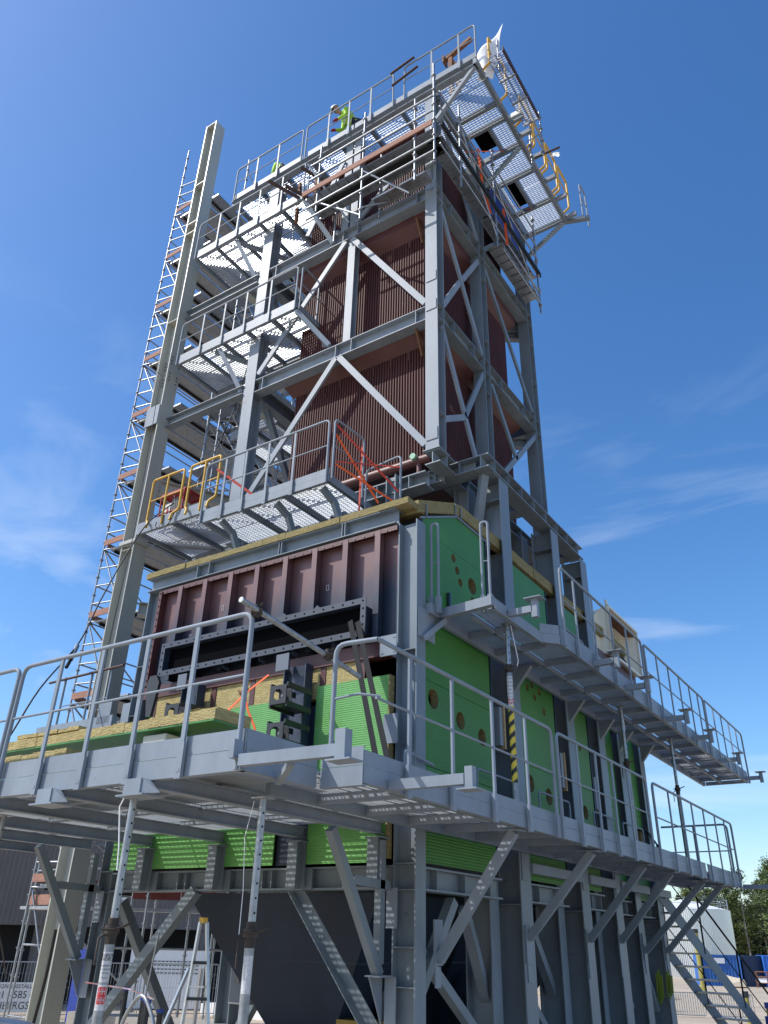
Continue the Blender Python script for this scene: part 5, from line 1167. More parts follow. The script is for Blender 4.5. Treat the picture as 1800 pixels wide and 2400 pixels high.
# ============================================================ WORKERS
def skin_body(name, verts, edges, radii, m, parent, root=0, sub=2):
    me = bpy.data.meshes.new(name); off = parent.location if parent else V((0, 0, 0))
    me.from_pydata([tuple(V(v)-off) for v in verts], edges, []); me.materials.append(m)
    o = bpy.data.objects.new(name, me); COL.objects.link(o); o.parent = parent
    bm_ = bmesh.new(); bm_.from_mesh(me); bm_.verts.layers.skin.verify(); bm_.to_mesh(me); bm_.free()
    sk = o.modifiers.new('skin', 'SKIN'); sk.use_smooth_shade = True
    for i, r in enumerate(radii): me.skin_vertices[0].data[i].radius = (r, r) if not isinstance(r, tuple) else r
    me.skin_vertices[0].data[root].use_root = True
    s2 = o.modifiers.new('sub', 'SUBSURF'); s2.levels = sub; s2.render_levels = sub
    return o
def worker(label, x, y, z, face, lean, helmet, hh=.92):
    """standing figure bending forward; face = angle of the direction he looks to"""
    t = thing('person', label, 'person', (x, y, z))
    f = V((math.cos(face), math.sin(face), 0)); s_ = V((-f.y, f.x, 0)); o = V((x, y, z)); up = V((0, 0, 1))
    hip = o+up*hh; ch = hip+(f*math.sin(lean)+up*math.cos(lean))*.42; nk = ch+(f*math.sin(lean+.1)+up*math.cos(lean+.1))*.16
    hd = nk+(f*math.sin(lean*1.1)+up*math.cos(lean*1.1))*.16
    vs = [hip, hip.lerp(ch, .5), ch, nk, hip+s_*.1-up*.05, hip+s_*.11-up*(hh*.49)+f*(.05+(.92-hh)*1.2), hip+s_*.11-up*(hh-.06), hip+s_*.11-up*(hh-.02)+f*.15, hip-s_*.1-up*.05, hip-s_*.11-up*(hh*.49)+f*(.03+(.92-hh)*1.2), hip-s_*.11-up*(hh-.06), hip-s_*.11-up*(hh-.02)+f*.15]
    sl, sr = ch+s_*.19, ch-s_*.19; el, er = sl+f*.02-up*.27+s_*.03, sr+f*.04-up*.26-s_*.03; hl, hr = el+f*.20-up*.12-s_*.06, er+f*.19-up*.13+s_*.06
    vs += [sl, el, hl, sr, er, hr]
    ed = [(0, 1), (1, 2), (2, 3), (0, 4), (4, 5), (5, 6), (6, 7), (0, 8), (8, 9), (9, 10), (10, 11), (2, 12), (12, 13), (13, 14), (2, 15), (15, 16), (16, 17)]
    rd = [(.16, .12), (.15, .115), (.19, .14), .06, .09, .065, .045, .04, .09, .065, .045, .04, .085, .06, .045, .085, .06, .045]
    b = skin_body('body', vs, ed, rd, VEST, t)
    # legs: trousers over lower body
    lv = [hip-up*.02, vs[4], vs[5], vs[6], vs[8], vs[9], vs[10]]
    skin_body('trousers', lv, [(0, 1), (1, 2), (2, 3), (0, 4), (4, 5), (5, 6)], [(.17, .13), .1, .075, .06, .1, .075, .06], TROU, t)
    # head
    q = MB(); fw = (f*math.cos(lean*.9)-up*math.sin(lean*.9)).normalized(); hu = (s_.cross(fw)).normalized(); hu = -hu if hu.z < 0 else hu
    ns, nr = 12, 10; vv = []
    for i in range(nr+1):
        a = math.pi*i/nr
        for j in range(ns):
            b_ = 2*math.pi*j/ns; r = math.sin(a); w = .075 if i < 5 else .075-.016*(i-5)/5
            vv.append(hd+hu*(.12*math.cos(a))+fw*(.095*r*math.cos(b_))+s_*(w*r*math.sin(b_)))
    q.add(vv, [(i*ns+j, (i+1)*ns+j, (i+1)*ns+(j+1) % ns, i*ns+(j+1) % ns) for i in range(nr) for j in range(ns)], True)
    q.tube([hd+fw*.09+hu*.02, hd+fw*.122-hu*.02], [.010, .018], 6); q.tube([nk, hd-hu*.05], .055, 8)
    for k in (-1, 1): q.tube([hd+s_*k*.072, hd+s_*k*.092], .024, 6)
    h = q.build('head', SKIN, t)
    q = MB()
    for k in (-1, 1): q.tube([hd+fw*.083+hu*.025+s_*k*.032, hd+fw*.094+hu*.025+s_*k*.032], .011, 6)
    q.tube([hd+fw*.085-hu*.058-s_*.024, hd+fw*.092-hu*.06, hd+fw*.085-hu*.058+s_*.024], .006, 5); q.build('eyes_and_mouth', DARK, h)
    q = MB(); vv = []
    for i in range(7):
        a = math.pi/2*i/6
        for j in range(16):
            b_ = 2*math.pi*j/16; vv.append(hd+hu*(.055+.10*math.cos(a))+fw*(.125*math.sin(a)*math.cos(b_))+s_*(.105*math.sin(a)*math.sin(b_)))
    q.add(vv, [(i*16+j, (i+1)*16+j, (i+1)*16+(j+1) % 16, i*16+(j+1) % 16) for i in range(6) for j in range(16)], True)
    q.bar(hd+hu*.052+fw*.10, hd+hu*.045+fw*.17, .15, .008, tuple(hu)); q.build('helmet', helmet, t)
    q = MB(); q.tube([hd+fw*.10+hu*.03-s_*.06, hd+fw*.108+hu*.03, hd+fw*.10+hu*.03+s_*.06], .016, 6); q.build('goggles', BLACKP, t)
    if helmet is not HELM: MB().tube([hd+s_*.08, hd+s_*.12], .04, 10).tube([hd-s_*.08, hd-s_*.12], .04, 10).build('ear_defenders', BLACKP, t)
    bd = (ch-hip).normalized(); q = MB()
    for f_ in (.35, .75):
        c = hip.lerp(ch, f_); q.tube([c-bd*.02, c+bd*.02], .172, 14, cap=False)
    q.build('reflective_strip', PAPER, t)
    # hands with fingers
    for hp, el_ in ((hl, el), (hr, er)):
        d = (hp-el_).normalized(); q = MB(); q.tube([hp-d*.01, hp+d*.04, hp+d*.085], [.03, .042, .036], 8)
        for k in range(4):
            a = hp+d*.08+s_*(k-1.5)*.02; ln = (.07, .08, .075, .058)[k]; q.tube([a, a+d*ln*.5-up*.008, a+d*ln*.8-up*.035], [.010, .009, .008], 6)
        q.tube([hp+d*.03+s_*.03, hp+d*.06+s_*.05-up*.01, hp+d*.085+s_*.045-up*.03], [.012, .010, .009], 6); q.build('glove', GLOVE, t)
    return t
worker('worker in yellow jacket and white helmet leaning over the roof deck rail', -8.15, 10.3, ZR, R(225), .85, HELM, .80)
worker('worker with dark helmet and ear defenders seen from behind above the bright platform', -10.55, 10.3, ZR, R(160), .6, mat('grey_helmet', (.12, .13, .14), .4), .7)

# ============================================================ LADDERS, BOLLARDS, LOOSE SITE ITEMS under the deck
t = thing('step_ladder', 'aluminium stepladder with yellow top standing before the front hopper', 'stepladder', (-6.5, 6.4, 1.2))
q = MB(); top = V((-6.42, 6.35, 3.33)); ALU = mat('aluminium', (.60, .61, .62), .35, metal=.7, noise=.1, nscale=8)
for a, b in (((-6.46, 6.2, .9), (-6.41, 6.38, 3.30)), ((-5.98, 6.5, .9), (-6.36, 6.42, 3.30)), ((-7.1, 6.0, .9), (-6.47, 6.36, 2.9)), ((-6.9, 6.9, .9), (-6.44, 6.5, 2.9))):
    MB().bar(a, b, .022, .035, (0, 1, 0)).build('rail', ALU, t)
for k in range(7):
    z = 1.15+k*.3; f = (z-.9)/2.4; MB().bar((-6.46+.05*f+.01, 6.2+.18*f, z), (-5.98-.38*f-.01, 6.5-.08*f, z), .06, .025).build('tread', BLACKP, t)
MB().box(-6.42, -6.36, 6.37, 6.43, 3.29, 3.34).build('top_cap', YEL, t); MB().bar((-6.46, 6.32, 2.75), (-6.28, 6.4, 2.75), .015, .015).build('spreader', ALU, t)
t = thing('hoop_barrier', 'bent pale tube hoop standing in front of the stepladder', 'tube hoop', (-5.9, 5.2, 1.5))
MB().tube(path([(-6.25, 5.3, 1.0), (-6.1, 5.3, 2.55), (-5.9, 5.3, 2.78), (-5.7, 5.3, 2.55), (-5.4, 5.3, 1.0)], .12), .016, 8).build('hoop', GALV, t)
BP = [(-8.35, 7.25, 2.62), (-8.15, 7.35, 2.53), (-8.05, 7.3, 2.53), (-7.9, 7.4, 2.42), (-7.85, 7.15, 2.52)]
for k, (x, y, z) in enumerate(BP):
    t = thing('black_pipe', ('black pipe post with blue cap, leftmost of the five under the walkway', 'black pipe post with blue cap, second of the five under the walkway', 'black pipe post with blue cap, middle of the five under the walkway', 'shortest black pipe post with blue cap', 'black pipe post with blue cap nearest the stepladder')[k], 'pipe post', (x, y, 0), 'black pipe posts with blue caps')
    MB().tube([(x, y, 0), (x, y, z)], .030, 12).build('pipe', BLACKP, t); MB().tube([(x, y, z-.02), (x, y, z+.015)], .04, 12).build('cap', BCAP, t)
BT = mat('red_white_tape', (.60, .10, .10), .5, col2=(.8, .8, .8), nscale=5)
tag(MB().bar((-8.9, 7.1, 2.66), (-8.25, 7.2, 2.62), .004, .014).bar((-8.25, 7.2, 2.62), (-7.7, 7.1, 2.55), .004, .014).build('barrier_tape', BT, None), 'red and white barrier tape strung between the black pipe posts', 'barrier tape')
tag(MB().bar((-8.25, 7.0, 2.2), (-8.0, 7.05, 2.3), .004, .04).build('barrier_tape', BT, None), 'loose loop of red and white tape on the black pipe posts', 'barrier tape')
t = thing('timber_deck', 'timber and concrete ledge with tools behind the black pipe posts', 'ledge', (-9.5, 9.0, 1.9))
MB().box(-13.5, -8.9, 10.5, 11.2, 1.7, 1.95).build('ledge', CONC, t)
for x in (-8.9, -9.7): MB().tube([(x, 7.8, 0), (x+.25, 7.9, 3.2)], .012, 6).build('rod', GALV, t)
# near handrail at bottom left
t = thing('near_handrail', 'pale rounded handrail crossing the bottom left corner close to the camera', 'handrail', (-2.4, 1.8, 2.9))
MB().tube(path([(-2.70, 1.52, 2.955), (-2.54, 1.76, 2.945), (-2.49, 1.84, 2.925), (-2.49, 1.84, 2.0)], .04), .016, 12).build('handrail', GALV, t)

# ============================================================ STAIR at the far end
t = thing('steel_stair', 'grey open tread steel stair descending at the far right end', 'stair', (-5.2, 18.3, 0))
dr = V((.34, .94, 0)).normalized(); sd_ = V((-.94, .34, 0)).normalized()*.88; P0 = V((-5.28, 18.05, 4.30)); rise, run = .245, .29
nst = 17; Pn = P0+dr*run*nst-V((0, 0, rise*nst))
for k in (0, 1): MB().bar(P0+sd_*k, Pn+sd_*k, .012, .24).build('stringer', GREY, t)
def trd(): return MB()
for i in range(1, nst):
    c = P0+dr*run*i-V((0, 0, rise*i)); MB().bar(c, c+sd_, .24, .035).build('tread', GALV, t)
for k in (0, 1):
    a = P0+sd_*k+V((0, 0, 1.05)); b = Pn+sd_*k+V((0, 0, 1.05)); MB().tube([a-dr*.5, a, b, b+V((0, 0, -.9))], .021, 8).build('handrail', ANGLE, t); MB().tube([a-V((0, 0, .5)), b-V((0, 0, .5))], .012, 6).build('midrail', ANGLE, t)
    for i in (1, 5, 9, 13): c = P0+sd_*k+dr*run*i-V((0, 0, rise*i)); MB().tube([c, c+V((0, 0, 1.05))], .02, 6).build('post', ANGLE, t)

# ============================================================ BACKGROUND RIGHT: tank, containers, fence, trees
t = thing('storage_tank', 'round silver corrugated tank with a railing on its low cone roof', 'tank', (-29.6, 113, 0))
q = MB(); n = 160; Rr = 5.3; vs = []
for z in (0, 7.2):
    for i in range(n*2): a = math.pi*i/n; r = Rr+(.045 if i % 2 else 0); vs.append((-29.6+r*math.cos(a), 113+r*math.sin(a), z))
q.add(vs, [(i, (i+1) % (2*n), (i+1) % (2*n)+2*n, i+2*n) for i in range(2*n)], False); q.build('shell', TANK, t)
q = MB(); vs = [(-29.6, 113, 8.5)]+[(-29.6+5.4*math.cos(2*math.pi*i/48), 113+5.4*math.sin(2*math.pi*i/48), 7.22) for i in range(48)]
q.add(vs, [(0, 1+i, 1+(i+1) % 48) for i in range(48)], True); q.build('roof', WHITE, t)
q = MB(); pts = [(-29.6+5.2*math.cos(a), 113+5.2*math.sin(a)) for a in [R(-170+i*12) for i in range(30)]]
for x, y in pts[::2]: q.tube([(x, y, 7.25), (x, y, 8.4)], .035, 5)
for z in (7.85, 8.4): q.tube([(x, y, z) for x, y in pts], .03, 5)
q.build('railing', GALV, t)
def container(label, a, b, h, m, name='shipping_container', depth=2.4, sign=True):
    """corrugated container whose front runs a->b (xy)"""
    t = thing(name, label, 'container', (a[0], a[1], 0), 'blue containers on the sand'); A = V((*a, 0)); Bb = V((*b, 0)); d = (Bb-A); Ln = d.length; d.normalize(); n_ = V((d.y, -d.x, 0)); q = MB(); k = max(4, int(Ln/.28)); vs = []
    pr = []
    for i in range(k): s0 = Ln*i/k; w = Ln/k; pr += [(s0, 0), (s0+w*.35, 0), (s0+w*.5, -.05), (s0+w*.85, -.05)]
    pr.append((Ln, 0))
    for s0, o_ in pr:
        p = A+d*s0+n_*o_; vs += [p+V((0, 0, .12)), p+V((0, 0, h-.1))]
    q.add(vs, [(2*i, 2*i+2, 2*i+3, 2*i+1) for i in range(len(pr)-1)]); q.build('front_wall', m, t)
    q = MB(); q.bar(A+n_*-(depth/2)+V((0, 0, h/2)), Bb+n_*-(depth/2)+V((0, 0, h/2)), depth-.12, h-.02); q.build('body', m, t)
    q = MB(); 
    for z in (.06, h-.05): q.bar(A+V((0, 0, z))+n_*.02, Bb+V((0, 0, z))+n_*.02, .05, .12)
    for p in (A, Bb): q.bar(p+n_*.02, p+n_*.02+V((0, 0, h)), .1, .1, (1, 0, 0))
    q.build('frame', m, t)
    if sign: c = A.lerp(Bb, .45)+n_*.06; q = MB(); q.bar(c-d*.55+V((0, 0, h-.5)), c+d*.55+V((0, 0, h-.5)), .02, .45); q.build('sign', WHITE, t)
    return t
container('light blue corrugated container with a white sign beside the silver tank', (-22.4, 89.2), (-19.4, 91.2), 2.6, BLUE)
container('dark blue container end between the two light blue ones', (-19.2, 91.6), (-17.6, 94.5), 2.6, DBLUE, sign=False)
container('bright blue container cut off by the right edge of the photo', (-17.7, 93.5), (-13.5, 95.5), 2.65, mat('container_bright_blue', (.03, .17, .60), .45), sign=False)
tag(MB().add([(-20.6, 88.6, 0), (-18.7, 89.0, 0), (-18.4, 88.2, .1), (-20.4, 87.7, .1), (-20.9, 88.9, .95), (-19.2, 89.2, .75), (-18.6, 88.1, .65), (-20.8, 87.9, 1.15)], [(0, 1, 2, 3)[::-1], (4, 5, 6, 7)[::-1][::-1], (0, 3, 7, 4), (3, 2, 6, 7), (2, 1, 5, 6), (1, 0, 4, 5)]).build('foam_crate', mat('beige_foam', (.62, .54, .42), .8), None), 'tilted beige foam crate on the sand before the blue container', 'crate')
t = thing('trolley', 'small tool trolley standing against the dark blue container', 'trolley', (-17.6, 90.5, 0))
q = MB()
for x in (-18.0, -17.0):
    for y in (90.4, 91.0): q.tube([(x, y, 0), (x, y, 1.3)], .04, 5)
for z in (.4, .9, 1.3): q.tube([(-18, 90.4, z), (-17, 90.4, z)], .04, 5); q.tube([(-18, 91, z), (-17, 91, z)], .04, 5)
q.build('frame', RUST, t); MB().box(-17.9, -17.1, 90.5, 90.9, .4, .8).build('bin', WHITE, t)
for k, (x, y, lb) in enumerate(((-14.2, 48.3, 'steel crowd barrier left of the pair behind the stair'), (-12.05, 49.3, 'steel crowd barrier right of the pair behind the stair'))):
    t = thing('crowd_barrier', lb, 'barrier', (x, y, 0), 'steel crowd barriers')
    d = V((2.05, .95, 0)).normalized(); A = V((x-.2, y, 0)); q = MB(); q.tube(path([A+V((0, 0, .1)), A+V((0, 0, 1.1)), A+d*2.1+V((0, 0, 1.1)), A+d*2.1+V((0, 0, .1)), A+V((0, 0, .12))], .1), .025, 6); q.build('frame', GALV, t)
    q = MB()
    for i in range(1, 18): p = A+d*(2.1*i/18); q.tube([p+V((0, 0, .12)), p+V((0, 0, 1.1))], .022, 5)
    q.build('bars', GALV, t)
for k, (x, y, h, lb) in enumerate(((-14.7, 58.0, 4.2, 'tall yellow pipe post with dark top by the light blue container'), (-8.7, 41.0, 1.6, 'short yellow pipe post with dark top left of the blue drums'), (-6.5, 38.5, 1.25, 'short yellow post with cap at the far right bottom'))):
    t = thing('yellow_post', lb, 'bollard', (x, y, 0), 'yellow posts')
    z0 = 0; MB().tube([(x, y, z0), (x, y, h-.2)], .16 if k == 0 else .11, 10).build('pipe', mat('dull_post_yellow%d' % k, (.34, .30, .07), .6, noise=.2, nscale=3), t); MB().tube([(x, y, h-.22), (x, y, h)], .18 if k == 0 else .13, 10).build('cap', BLACKP, t)
t = thing('blue_drum_stack', 'blue and yellow pipe end on a black post at the foot of the stair', 'post', (-4.0, 20.6, 0))
MB().tube([(-3.95, 20.9, 0), (-3.95, 20.9, 1.75)], .14, 14).build('post', BLACKP, t); MB().tube([(-3.95, 20.9, 1.75), (-3.95, 20.9, 1.95)], .17, 14).build('band', BCAP, t); MB().tube([(-3.95, 20.9, 1.96), (-3.95, 20.9, 2.08)], .12, 14).build('ring', YEL, t); MB().tube([(-3.95, 20.9, 2.09), (-3.95, 20.9, 2.2)], .14, 14).build('cap', BCAP, t)
tag(MB().box(-16.5, -15.1, 52, 53, 0, .08).box(-16.2, -16.1, 52.2, 52.3, .08, .9).box(-15.4, -15.3, 52.2, 52.3, .08, .9).box(-16.3, -15.2, 52.1, 52.4, .9, 1.0).build('timber_trestle', WOODY, None), 'wooden trestle on the sand left of the crowd barriers', 'trestle')
tag(MB().box(-8.2, -6.3, 33.5, 33.6, .1, .5).box(-8.2, -6.3, 33.4, 34.4, .5, .56).build('timber_bench', WOODY, None), 'pile of timber boards behind the lower part of the stair', 'timber')
tag(MB().box(-30, -9.3, 30.5, 33.0, 0, .42).build('white_slab', WHITE, None), 'long white slab lying low behind the column feet', 'slab')
t = thing('sand_heap', 'heap of sand and rubble behind the far columns', 'heap', (-22, 62, 0))
q = MB(); vs = []
for i in range(20):
    for j in range(14):
        u, v2 = i/19, j/13; vs.append((-27+9*u, 60+5*v2, 1.6*math.sin(math.pi*u)*math.sin(math.pi*v2)+.12*random.random()))
q.add(vs, [(i*14+j, (i+1)*14+j, (i+1)*14+j+1, i*14+j+1) for i in range(19) for j in range(13)], True); q.build('heap', mat('sand_yellow', (.52, .42, .24), .9, noise=.25, nscale=2), t)
# hanging yellow-green slings near the last column
for k, (x, y) in enumerate(((-5.42, 17.95), (-5.24, 18.0))):
    q = MB()
    for i in range(3): q.tube(path([(x+.03*i, y, 2.72+.04*i), (x-.015+.03*i, y+.02*i, 2.25+.1*k+.05*i), (x+.035+.03*i, y, 2.20+.1*k+.05*i), (x+.05+.03*i, y, 2.70)], .03), .013, 6)
    tag(q.build('lifting_sling', mat('sling%d' % k, (.20, .27, .02), .8), None), ('yellow green lifting sling bundle hanging lower by the last columns', 'smaller yellow green sling hanging right beside the other')[k], 'sling', 'lifting slings')

def leaf_mesh(kind, seed):
    rnd = random.Random(seed); q = MB(); H = 12.0
    if kind == 'birch':
        cl = []
        for i in range(60):
            z = rnd.uniform(2.6, H); f = (z-2.0)/(H-2.0); rad = 2.3*math.sin(math.pi*min(1, f*.92+.08))**.7*rnd.uniform(.35, 1.0); a = rnd.uniform(0, 6.28); cl.append((V((rad*math.cos(a), rad*math.sin(a), z)), rnd.uniform(.35, .8)))
        n, sz = 62, .13
    elif kind == 'spruce':
        cl = []
        for i in range(90):
            z = rnd.uniform(1.0, H-.1); w = 2.0*(1-z/H)+.12; a = rnd.uniform(0, 6.28); r = w*rnd.uniform(.3, 1); cl.append((V((r*math.cos(a), r*math.sin(a), z-.18*r)), .16+.24*(1-z/H)))
        n, sz = 46, .12
    else:
        cl = []
        for i in range(46):
            z = rnd.uniform(5.5, H-.3); f = (z-5.0)/(H-5.0); rad = 2.0*math.sin(math.pi*(f*.85+.1))*rnd.uniform(.3, 1); a = rnd.uniform(0, 6.28); cl.append((V((rad*math.cos(a), rad*math.sin(a), z)), rnd.uniform(.35, .65)))
        n, sz = 62, .13
    vs = []; fs = []
    for c, r in cl:
        for k in range(n):
            p = c+V((rnd.gauss(0, r*.5), rnd.gauss(0, r*.5), rnd.gauss(0, r*.42))); d1 = V((rnd.uniform(-1, 1), rnd.uniform(-1, 1), rnd.uniform(-1, 1))).normalized(); d2 = d1.orthogonal().normalized()
            s0 = sz*rnd.uniform(.6, 1.3); i0 = len(vs); vs += [p-d1*s0, p+d2*s0*.6, p+d1*s0, p-d2*s0*.6]; fs.append((i0, i0+1, i0+2, i0+3))
    q.add(vs, fs); tr = MB(); tr.tube([(0, 0, 0), (.05, .03, H*.5), (0, 0, H*.93)], [.17, .11, .02], 7)
    for k in range(9):
        z = H*(.3+.06*k); a = rnd.uniform(0, 6.28); L_ = 1.4*(1-z/H)+.4; tr.tube([(0, 0, z), (L_*math.cos(a), L_*math.sin(a), z+.5)], [.05, .015], 5)
    return q, tr
KN = {'birch': (LEAFA, BIRCHB, 'birch_tree'), 'spruce': (LEAFB, BARK, 'spruce_tree'), 'pine': (LEAFC, BARK, 'pine_tree')}
src = {}
for kd in KN:
    for sdx in (0, 1):
        cq, tq = leaf_mesh(kd, 5+sdx*7+len(kd)); t = thing(KN[kd][2], 'x', 'tree', (0, 0, 0), 'trees at the edge of the site')
        cq.build('crown', KN[kd][0], t); tq.build('trunk', KN[kd][1], t); src[(kd, sdx)] = t
rt = random.Random(3); used_ = {k: False for k in src}
def az(px): return (px-1845)/ -47.2*1.0
tl = []
for i in range(46):
    a = R(rt.uniform(6.2, 14.6) if i < 38 else rt.uniform(14.6, 17.5)); rho = rt.uniform(128, 165); kd = rt.choice(('birch', 'birch', 'spruce', 'pine', 'birch', 'pine')); tl.append((a, rho, kd))
tl.sort(key=lambda q_: q_[1])
cnt = {}
for i, (a, rho, kd) in enumerate(tl):
    k = (kd, rt.randint(0, 1)); x, y = -rho*math.sin(a), rho*math.cos(a)
    row = 'front row' if i < 15 else ('middle row' if i < 30 else 'back row')
    same = sorted([q_ for j_, q_ in enumerate(tl) if q_[2] == kd and (j_ < 15, j_ < 30) == (i < 15, i < 30)], key=lambda q_: -q_[0]); od = ('first', 'second', 'third', 'fourth', 'fifth', 'sixth', 'seventh', 'eighth', 'ninth', 'tenth', 'eleventh', 'twelfth')[same.index(tl[i])]
    lb = {'birch': 'leafy light green birch, %s birch from the left in the %s beyond the containers', 'spruce': 'dark pointed spruce, %s spruce from the left in the %s beyond the containers', 'pine': 'bushy green pine, %s pine from the left in the %s beyond the containers'}[kd] % (od, row)
    h = rt.uniform(.78, 1.1)*(1.0 if a < R(14.6) else .85)*(1+ (R(14)-a)*1.6)
    o = src[k] if not used_[k] else copy_thing(src[k], (x, y, 0), lb)
    used_[k] = True; o.location = (x, y, 0); o['label'] = lb; o['group'] = '%s trees, %s' % (kd, row); o.scale = (h*rt.uniform(.95, 1.3), h*1.1, h); o.rotation_euler = (0, 0, rt.uniform(0, 6.28))
for k, u in used_.items():
    if not u:
        for c in list(src[k].children): bpy.data.objects.remove(c)
        bpy.data.objects.remove(src[k])
q = MB(); rq = random.Random(9); vs = []; fs = []
for i in range(26000):
    a = R(rq.uniform(5.0, 19)); rho = rq.uniform(150, 172); z = 9.5*rq.random()**.7; p = V((-rho*math.sin(a), rho*math.cos(a), z)); d1 = V((rq.uniform(-1, 1), rq.uniform(-1, 1), rq.uniform(-1, 1))).normalized(); d2 = d1.orthogonal().normalized(); s0 = rq.uniform(.15, .42); i0 = len(vs); vs += [p-d1*s0, p+d2*s0*.7, p+d1*s0, p-d2*s0*.7]; fs.append((i0, i0+1, i0+2, i0+3))
q.add(vs, fs); o = q.build('undergrowth', LEAFB, None); o['kind'] = 'stuff'; o['label'] = 'dense dark woodland undergrowth behind the front trees'; 

# ============================================================ BACKGROUND LEFT
t = thing('corrugated_building', 'large brown corrugated building behind the left end with a dark open bay', 'building', (-36, 26, 0))
def wall_pt(s): return V((-44+s*.78, 14+s*.62*1.25, 0))
A = V((-46, 12, 0)); Bb = V((-30, 40, 0)); d = (Bb-A); Ln = d.length; d.normalize(); n_ = V((d.y, -d.x, 0)); pr = []; k = int(Ln/.22)
for i in range(k): s0 = Ln*i/k; w = Ln/k; pr += [(s0, 0), (s0+w*.45, 0), (s0+w*.55, .04), (s0+w*.9, .04)]
q = MB(); vs = []
for s0, o_ in pr: p = A+d*s0+n_*o_; vs += [p+V((0, 0, 3.35)), p+V((0, 0, 9.0))]
q.add(vs, [(2*i, 2*i+2, 2*i+3, 2*i+1) for i in range(len(pr)-1)]); q.build('cladding', BLDG, t)
q = MB(); q.bar(A+V((0, 0, 4.5))-n_*6, Bb+V((0, 0, 4.5))-n_*6, 8, 9); q.build('interior', mat('dark_interior', (.02, .02, .022), .9), t)
q = MB(); q.bar(A+V((0, 0, 6.2))-n_*1.2, Bb+V((0, 0, 6.2))-n_*1.2, 2.2, 5.6); q.build('lintel', BLDG, t)
for s0 in (2, 9, 17, 25): p = A+d*s0-n_*.3; MB().bar(p, p+V((0, 0, 3.4)), .35, .35, (1, 0, 0)).build('pillar', BLDG, t)
t = thing('site_fence', 'mesh site fence with white rental banner before the brown building', 'fence', (-30, 22, 0))
A2 = V((-37.5, 15.5, 0)); B2 = V((-26.5, 33, 0)); d2_ = (B2-A2).normalized(); n2 = V((d2_.y, -d2_.x, 0)); Ls = (B2-A2).length; npan = int(Ls/3.4)
for i in range(npan):
    a = A2+d2_*3.4*i; b = a+d2_*3.3; q = MB(); q.tube(path([a, a+V((0, 0, 2.0)), b+V((0, 0, 2.0)), b], .08), .022, 6); q.tube([a+V((0, 0, .15)), b+V((0, 0, .15))], .018, 5)
    for s0 in range(1, 26): p = a+d2_*3.3*s0/26; q.bar(p+V((0, 0, .15)), p+V((0, 0, 2.0)), .008, .008, (1, 0, 0))
    for z in (.6, 1.1, 1.6): q.bar(a+V((0, 0, z)), b+V((0, 0, z)), .008, .008)
    q.build('mesh_panel', GALV, t)
# banner
az0 = math.atan2(33.2, 22.3)
bc = V((-33.35, 23.3, .72)); bd = V((.546, .838, 0)); bn = V((bd.y, -bd.x, 0)); 
t = thing('rental_banner', 'white banner with dark letters and phone number hung on the site fence', 'banner', tuple(bc-V((0, 0, .72))))
q = MB(); q.bar(bc-bd*1.6, bc+bd*1.5, .02, 1.05); q.build('cloth', WHITE, t)
rz = math.atan2(bd.y, bd.x)
for body, dz, sz in (('BYGGNADSSTÄLLNINGAR', .38, .20), ('011-585 600', .08, .36), ('LIBERGS.SE', -.30, .36)):
    text('lettering', body, sz, BLACKP, t, bc+bn*.02+bd*.1+V((0, 0, dz)), (R(90), 0, rz), .002)
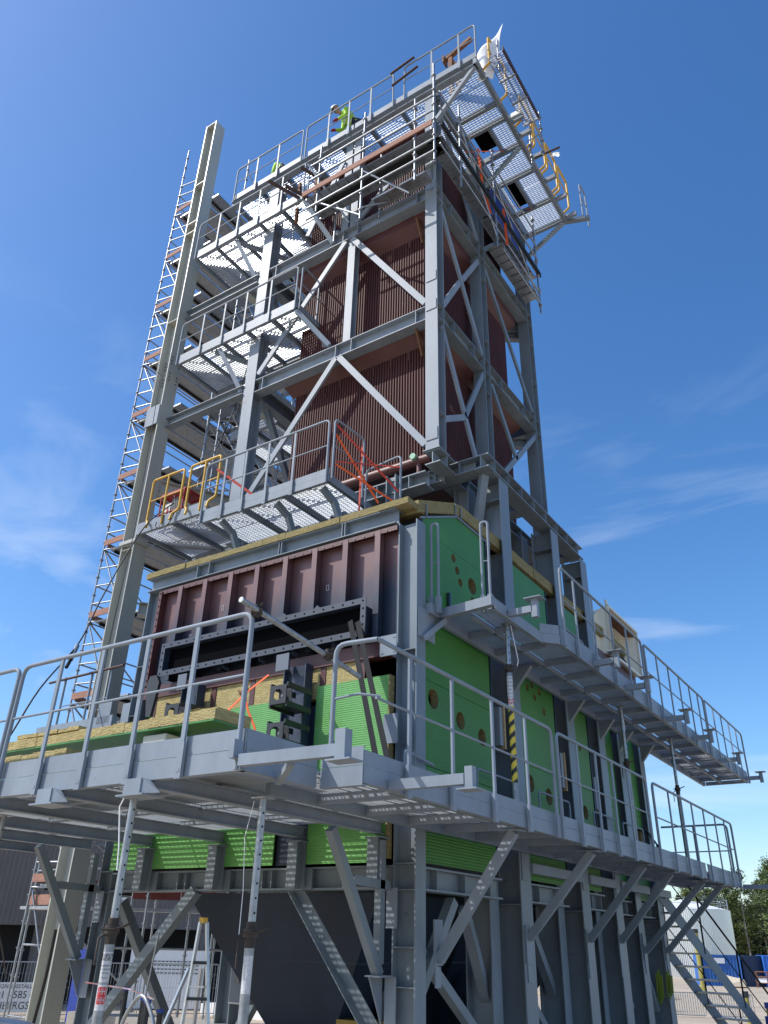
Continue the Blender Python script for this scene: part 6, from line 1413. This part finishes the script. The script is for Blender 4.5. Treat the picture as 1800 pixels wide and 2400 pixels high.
# white generator
t = thing('generator_cabin', 'white cabin with rows of louvres behind the left braces', 'cabin', (-33, 30, 0))
gA = V((-33.9, 29.4, 0)); gd = V((.72, .69, 0)).normalized(); gn = V((gd.y, -gd.x, 0)); q = MB(); q.bar(gA+V((0, 0, 1.25))-gn*1.5, gA+gd*3.6+V((0, 0, 1.25))-gn*1.5, 3.0, 2.4); q.build('body', WHITE, t)
for r_i in range(4):
    q = MB()
    for k in range(16): a = gA+gd*(.4+k*.18)+gn*.02+V((0, 0, 1.98-r_i*.16)); q.bar(a, a+gd*.13, .02, .035)
    q.build('louvre_row', ANGLE, t)
tag(MB().bar((-31.0, 31.6, 0), (-31.0, 31.6, 2.3), .12, .12, (1, 0, 0)).build('black_post', BLACKP, None), 'black square post right of the louvred cabin', 'post')
t = thing('grey_corrugated_shed', 'grey corrugated shed wall above the white louvred cabin', 'shed', (-40, 38, 0))
q = MB(); A3 = V((-42, 33, 0)); d3 = V((.75, .66, 0)).normalized(); n3 = V((d3.y, -d3.x, 0)); pr = []
for i in range(50): s0 = i*.24; pr += [(s0, 0), (s0+.1, 0), (s0+.13, .04), (s0+.2, .04)]
vs = []
for s0, o_ in pr: p = A3+d3*s0+n3*o_; vs += [p, p+V((0, 0, 6.2))]
q.add(vs, [(2*i, 2*i+2, 2*i+3, 2*i+1) for i in range(len(pr)-1)]); q.build('cladding', mat('blue_grey_cladding', (.22, .24, .27), .5), t); q = MB(); q.bar(A3-n3*2+V((0, 0, 3)), A3-n3*2+d3*12+V((0, 0, 3)), 3.8, 6.1); q.build('body', BLDG, t)
# low scaffold behind, with lettered red toe board
t = thing('low_scaffold', 'low scaffold behind the left posts with a lettered red brown toe board', 'scaffold', (-17, 14, 2))
for x, y in ((-15.3, 11.7), (-17.2, 11.9), (-13.6, 13.2), (-12.4, 14.6)): standard(x, y, 0, 4.6, t, .5, .3)
for a, b in (((-17.2, 11.9), (-15.3, 11.7)), ((-15.3, 11.7), (-12.4, 14.6))):
    for z in (1.6, 2.9, 4.35): MB().tube([(*a, z), (*b, z)], .022, 6).build('ledger', GALV, t)
    MB().bar((*a, 3.6), (*b, 3.6), .5, .06).build('deck', GALV, t)
MB().bar((-17.1, 11.75, 3.76), (-15.5, 11.6, 3.76), .03, .20).build('toeboard', WOOD, t)
lA, lB = V((-14.4, 12.3, 3.88)), V((-12.5, 14.1, 3.88)); MB().bar(lA, lB, .03, .17).build('toeboard', mat('red_toe_board', (.16, .03, .02), .6, noise=.1, nscale=6), t)
ld = (lB-lA).normalized(); ln = V((ld.y, -ld.x, 0)); text('lettering', 'Layher', .16, PAPER, t, lA.lerp(lB, .45)+ln*.018, (R(90), 0, math.atan2(ld.y, ld.x)), .001)
tag(MB().box(-23.6, -23.0, 18.3, 18.7, 0, 2.75).build('blue_cabin', BTARP, None), 'dark blue box seen low between the beige post and the casing column', 'box')
